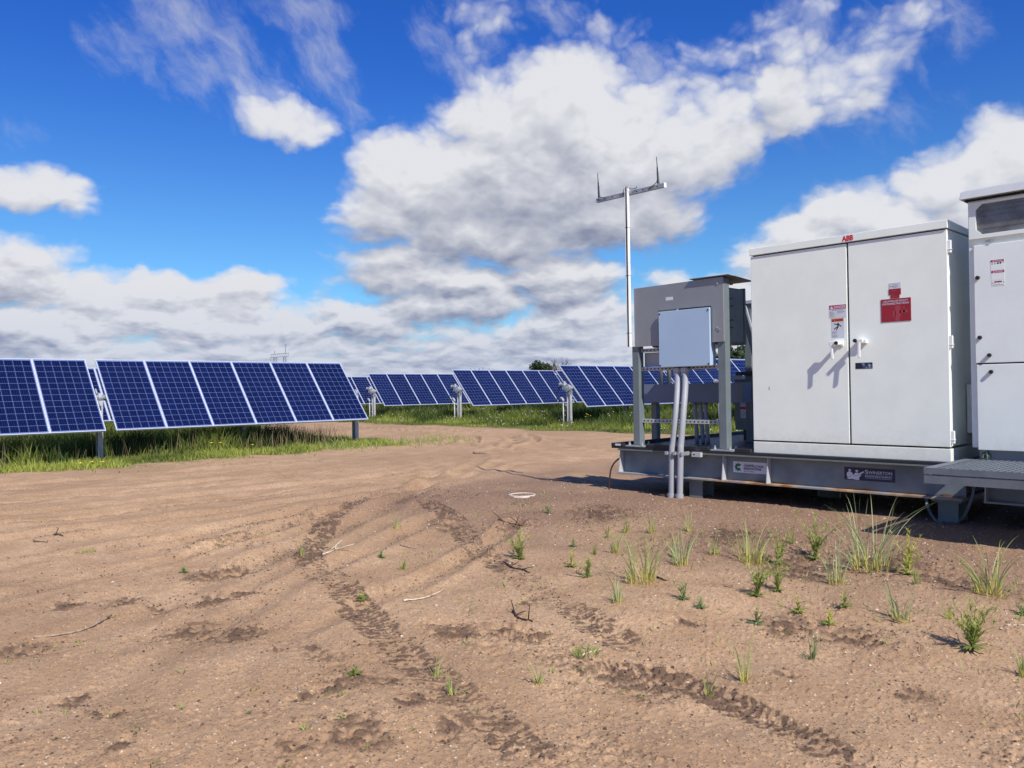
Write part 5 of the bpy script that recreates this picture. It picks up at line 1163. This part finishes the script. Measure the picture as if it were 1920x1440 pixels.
# ------------------------------------------------------------------ far things
def tree(name, x, y, h, w, lab, mat='crown', nleaf=2600, trunk_h=.25, seed=1, bare=False):
    rr = np.random.default_rng(seed); t = thing(name, lab, 'tree', (x, y, 0), 'trees beyond the solar field'); b = Vector((x, y, 0))
    m = MB(); m.tube([b, b + Vector((.1, 0, h*trunk_h)), b + Vector((0, .1, h*.75))], [w*.05, w*.04, w*.012], 8)
    for k in range(9 if not bare else 22):
        a = rr.uniform(0, 6.28); z0 = h*rr.uniform(trunk_h*.8, .65); L = w*rr.uniform(.25, .5)
        p1 = b + Vector((math.cos(a)*L*.5, math.sin(a)*L*.5, z0+L*.5)); p2 = b + Vector((math.cos(a)*L, math.sin(a)*L, min(h*.98, z0+L*1.1)))
        m.tube([b + Vector((0, 0, z0)), p1, p2], [w*.022, w*.014, w*.005], 5)
        if bare:
            for j_ in range(5): q = p1.lerp(p2, rr.random()); m.tube([q, q + Vector((rr.uniform(-1, 1)*w*.12, rr.uniform(-1, 1)*w*.12, w*rr.uniform(.1, .25)))], [w*.007, w*.003], 4)
    m.build('trunk', 'bark', t)
    if not bare:
        nc = 46; cc_ = rr.normal(0, 1, (nc, 3)); cc_ /= np.linalg.norm(cc_, axis=1)[:, None]; cc_ *= rr.uniform(.35, .95, (nc, 1)); cc_[:, 2] = np.abs(cc_[:, 2])*1.0 - .25
        cen = np.array([x, y, h*.58]) + cc_*np.array([w*.42, w*.42, h*.36])
        idx = rr.integers(0, nc, nleaf); off = rr.normal(0, 1, (nleaf, 3)); off /= np.linalg.norm(off, axis=1)[:, None]; off *= rr.uniform(.5, 1, (nleaf, 1))*w*.13
        p = cen[idx] + off; s = w*.028*(.6+.8*rr.random(nleaf)); u = rr.normal(0, 1, (nleaf, 3)); u /= np.linalg.norm(u, axis=1)[:, None]; v = np.cross(u, rr.normal(0, 1, (nleaf, 3))); v /= np.linalg.norm(v, axis=1)[:, None]
        q = np.stack([p - u*s[:, None], p + v*s[:, None]*.6, p + u*s[:, None], p - v*s[:, None]*.6], 1).reshape(-1, 3) - np.array([x, y, 0])
        tn = np.zeros((len(q), 3), np.float32); tn[:, 0] = np.repeat(np.clip(rr.random(nc)[idx]*.7+.3*rr.random(nleaf), 0, 1), 4)
        me = np_mesh('crown', q, np.arange(len(q)).reshape(-1, 4), 4, False); a_ = me.attributes.new('tone', 'FLOAT_VECTOR', 'POINT'); a_.data.foreach_set('vector', tn.ravel()); me.materials.append(MT[mat])
        o = bpy.data.objects.new('crown', me); COL.objects.link(o); o.parent = t
    return t
tree('broadleaf_tree', -138.9, 143.9, 9.6, 8.0, 'dark round-headed tree showing above the panels in the middle of the view', nleaf=5200, seed=3)
tree('broadleaf_tree', -194.5, 172.5, 8.6, 9.0, 'low pale tree top just left of the dark round tree', 'palecrown', 1200, seed=4)
tree('bare_tree', -149.3, 161.6, 8.6, 7.5, 'leafless tree with fine twigs just right of the dark round tree', seed=5, bare=True)
tree('broadleaf_tree', -61, 103.3, 7.6, 9.5, 'dark green tree seen between the rack leg and the white cabinet', nleaf=6000, seed=6)
tree('conifer_tree', -287.7, 85, 12.5, 5, 'pointed treetop peeking through the gap between the nearest panel tables', nleaf=1500, seed=7)
m = MB(); tw = Vector((-397.6, 210.7, 0)); hT = 27.0
twr = thing('lattice_tower', 'steel lattice power line tower on the horizon above the nearest array', 'power line tower', tuple(tw))
ux = Vector((.72, .69, 0)).normalized(); uy = Vector((-.69, .72, 0)).normalized()
def lat(o_, w0, w1, z0, z1, n):
    P = []
    for k in range(n+1):
        t = k/n; w_ = w0+(w1-w0)*t; z = z0+(z1-z0)*t; P.append([o_ + ux*sx_*w_ + uy*sy__*w_ + Vector((0, 0, z)) for sx_, sy__ in ((-1,-1),(1,-1),(1,1),(-1,1))])
    for k in range(n):
        for c_ in range(4):
            m.bar(P[k][c_], P[k+1][c_], .15); m.bar(P[k][c_], P[k+1][(c_+1)%4], .09); m.bar(P[k+1][c_], P[k+1][(c_+1)%4], .09)
lat(tw - ux*2.6, 1.1, .7, 0, 20.5, 9); lat(tw + ux*2.6, 1.1, .6, 0, 20.5, 9); m.build('tower_legs', 'tower', twr)
m = MB(); 
A = tw + Vector((0, 0, 20.5)); 
for z_, zz_ in ((20.3, 0), (22.0, 0)): m.bar(tw - ux*5.0 + Vector((0, 0, z_)), tw + ux*5.0 + Vector((0, 0, z_+.6)), .28)
for k in range(10): m.bar(tw + ux*(-5.0+k) + Vector((0, 0, 20.3)), tw + ux*(-4.0+k) + Vector((0, 0, 22.3)), .14)
m.bar(tw + ux*3.0 + Vector((0, 0, 22)), tw + ux*3.4 + Vector((0, 0, 27.5)), .25); m.bar(tw - ux*3.0 + Vector((0, 0, 22)), tw - ux*2.6 + Vector((0, 0, 24)), .2); m.bar(tw - ux*4.9 + Vector((0, 0, 20.3)), tw - ux*4.9 + Vector((0, 0, 17.8)), .18)
m.build('crossarm', 'tower', twr)
# far woodland along the horizon
n = 26000; aa = rng.uniform(0, 2*math.pi, n); rr_ = rng.uniform(620, 820, n); hx = rr_*np.cos(aa); hy = rr_*np.sin(aa)
hmax = 5.5 + 4.5*(vn(aa*26, aa*0, 401)+.5) + 2*vn(aa*110, aa*0, 403); p = np.stack([hx, hy, hmax*rng.random(n)**.6], 1); s = 1.1+1.3*rng.random(n); u = rng.normal(0, 1, (n, 3)); u /= np.linalg.norm(u, axis=1)[:, None]; v = np.cross(u, rng.normal(0, 1, (n, 3))); v /= np.linalg.norm(v, axis=1)[:, None]
q = np.stack([p-u*s[:, None], p+v*s[:, None], p+u*s[:, None], p-v*s[:, None]], 1).reshape(-1, 3); tn = np.zeros((len(q), 3), np.float32); tn[:, 0] = np.repeat(rng.random(n), 4)
me = np_mesh('far_woods', q, np.arange(len(q)).reshape(-1, 4), 4, False); a_ = me.attributes.new('tone', 'FLOAT_VECTOR', 'POINT'); a_.data.foreach_set('vector', tn.ravel()); me.materials.append(MT['crown'])
o = bpy.data.objects.new('far_woods', me); COL.objects.link(o); tag(o, 'low dark line of woodland along the horizon', 'woods', kind='stuff')
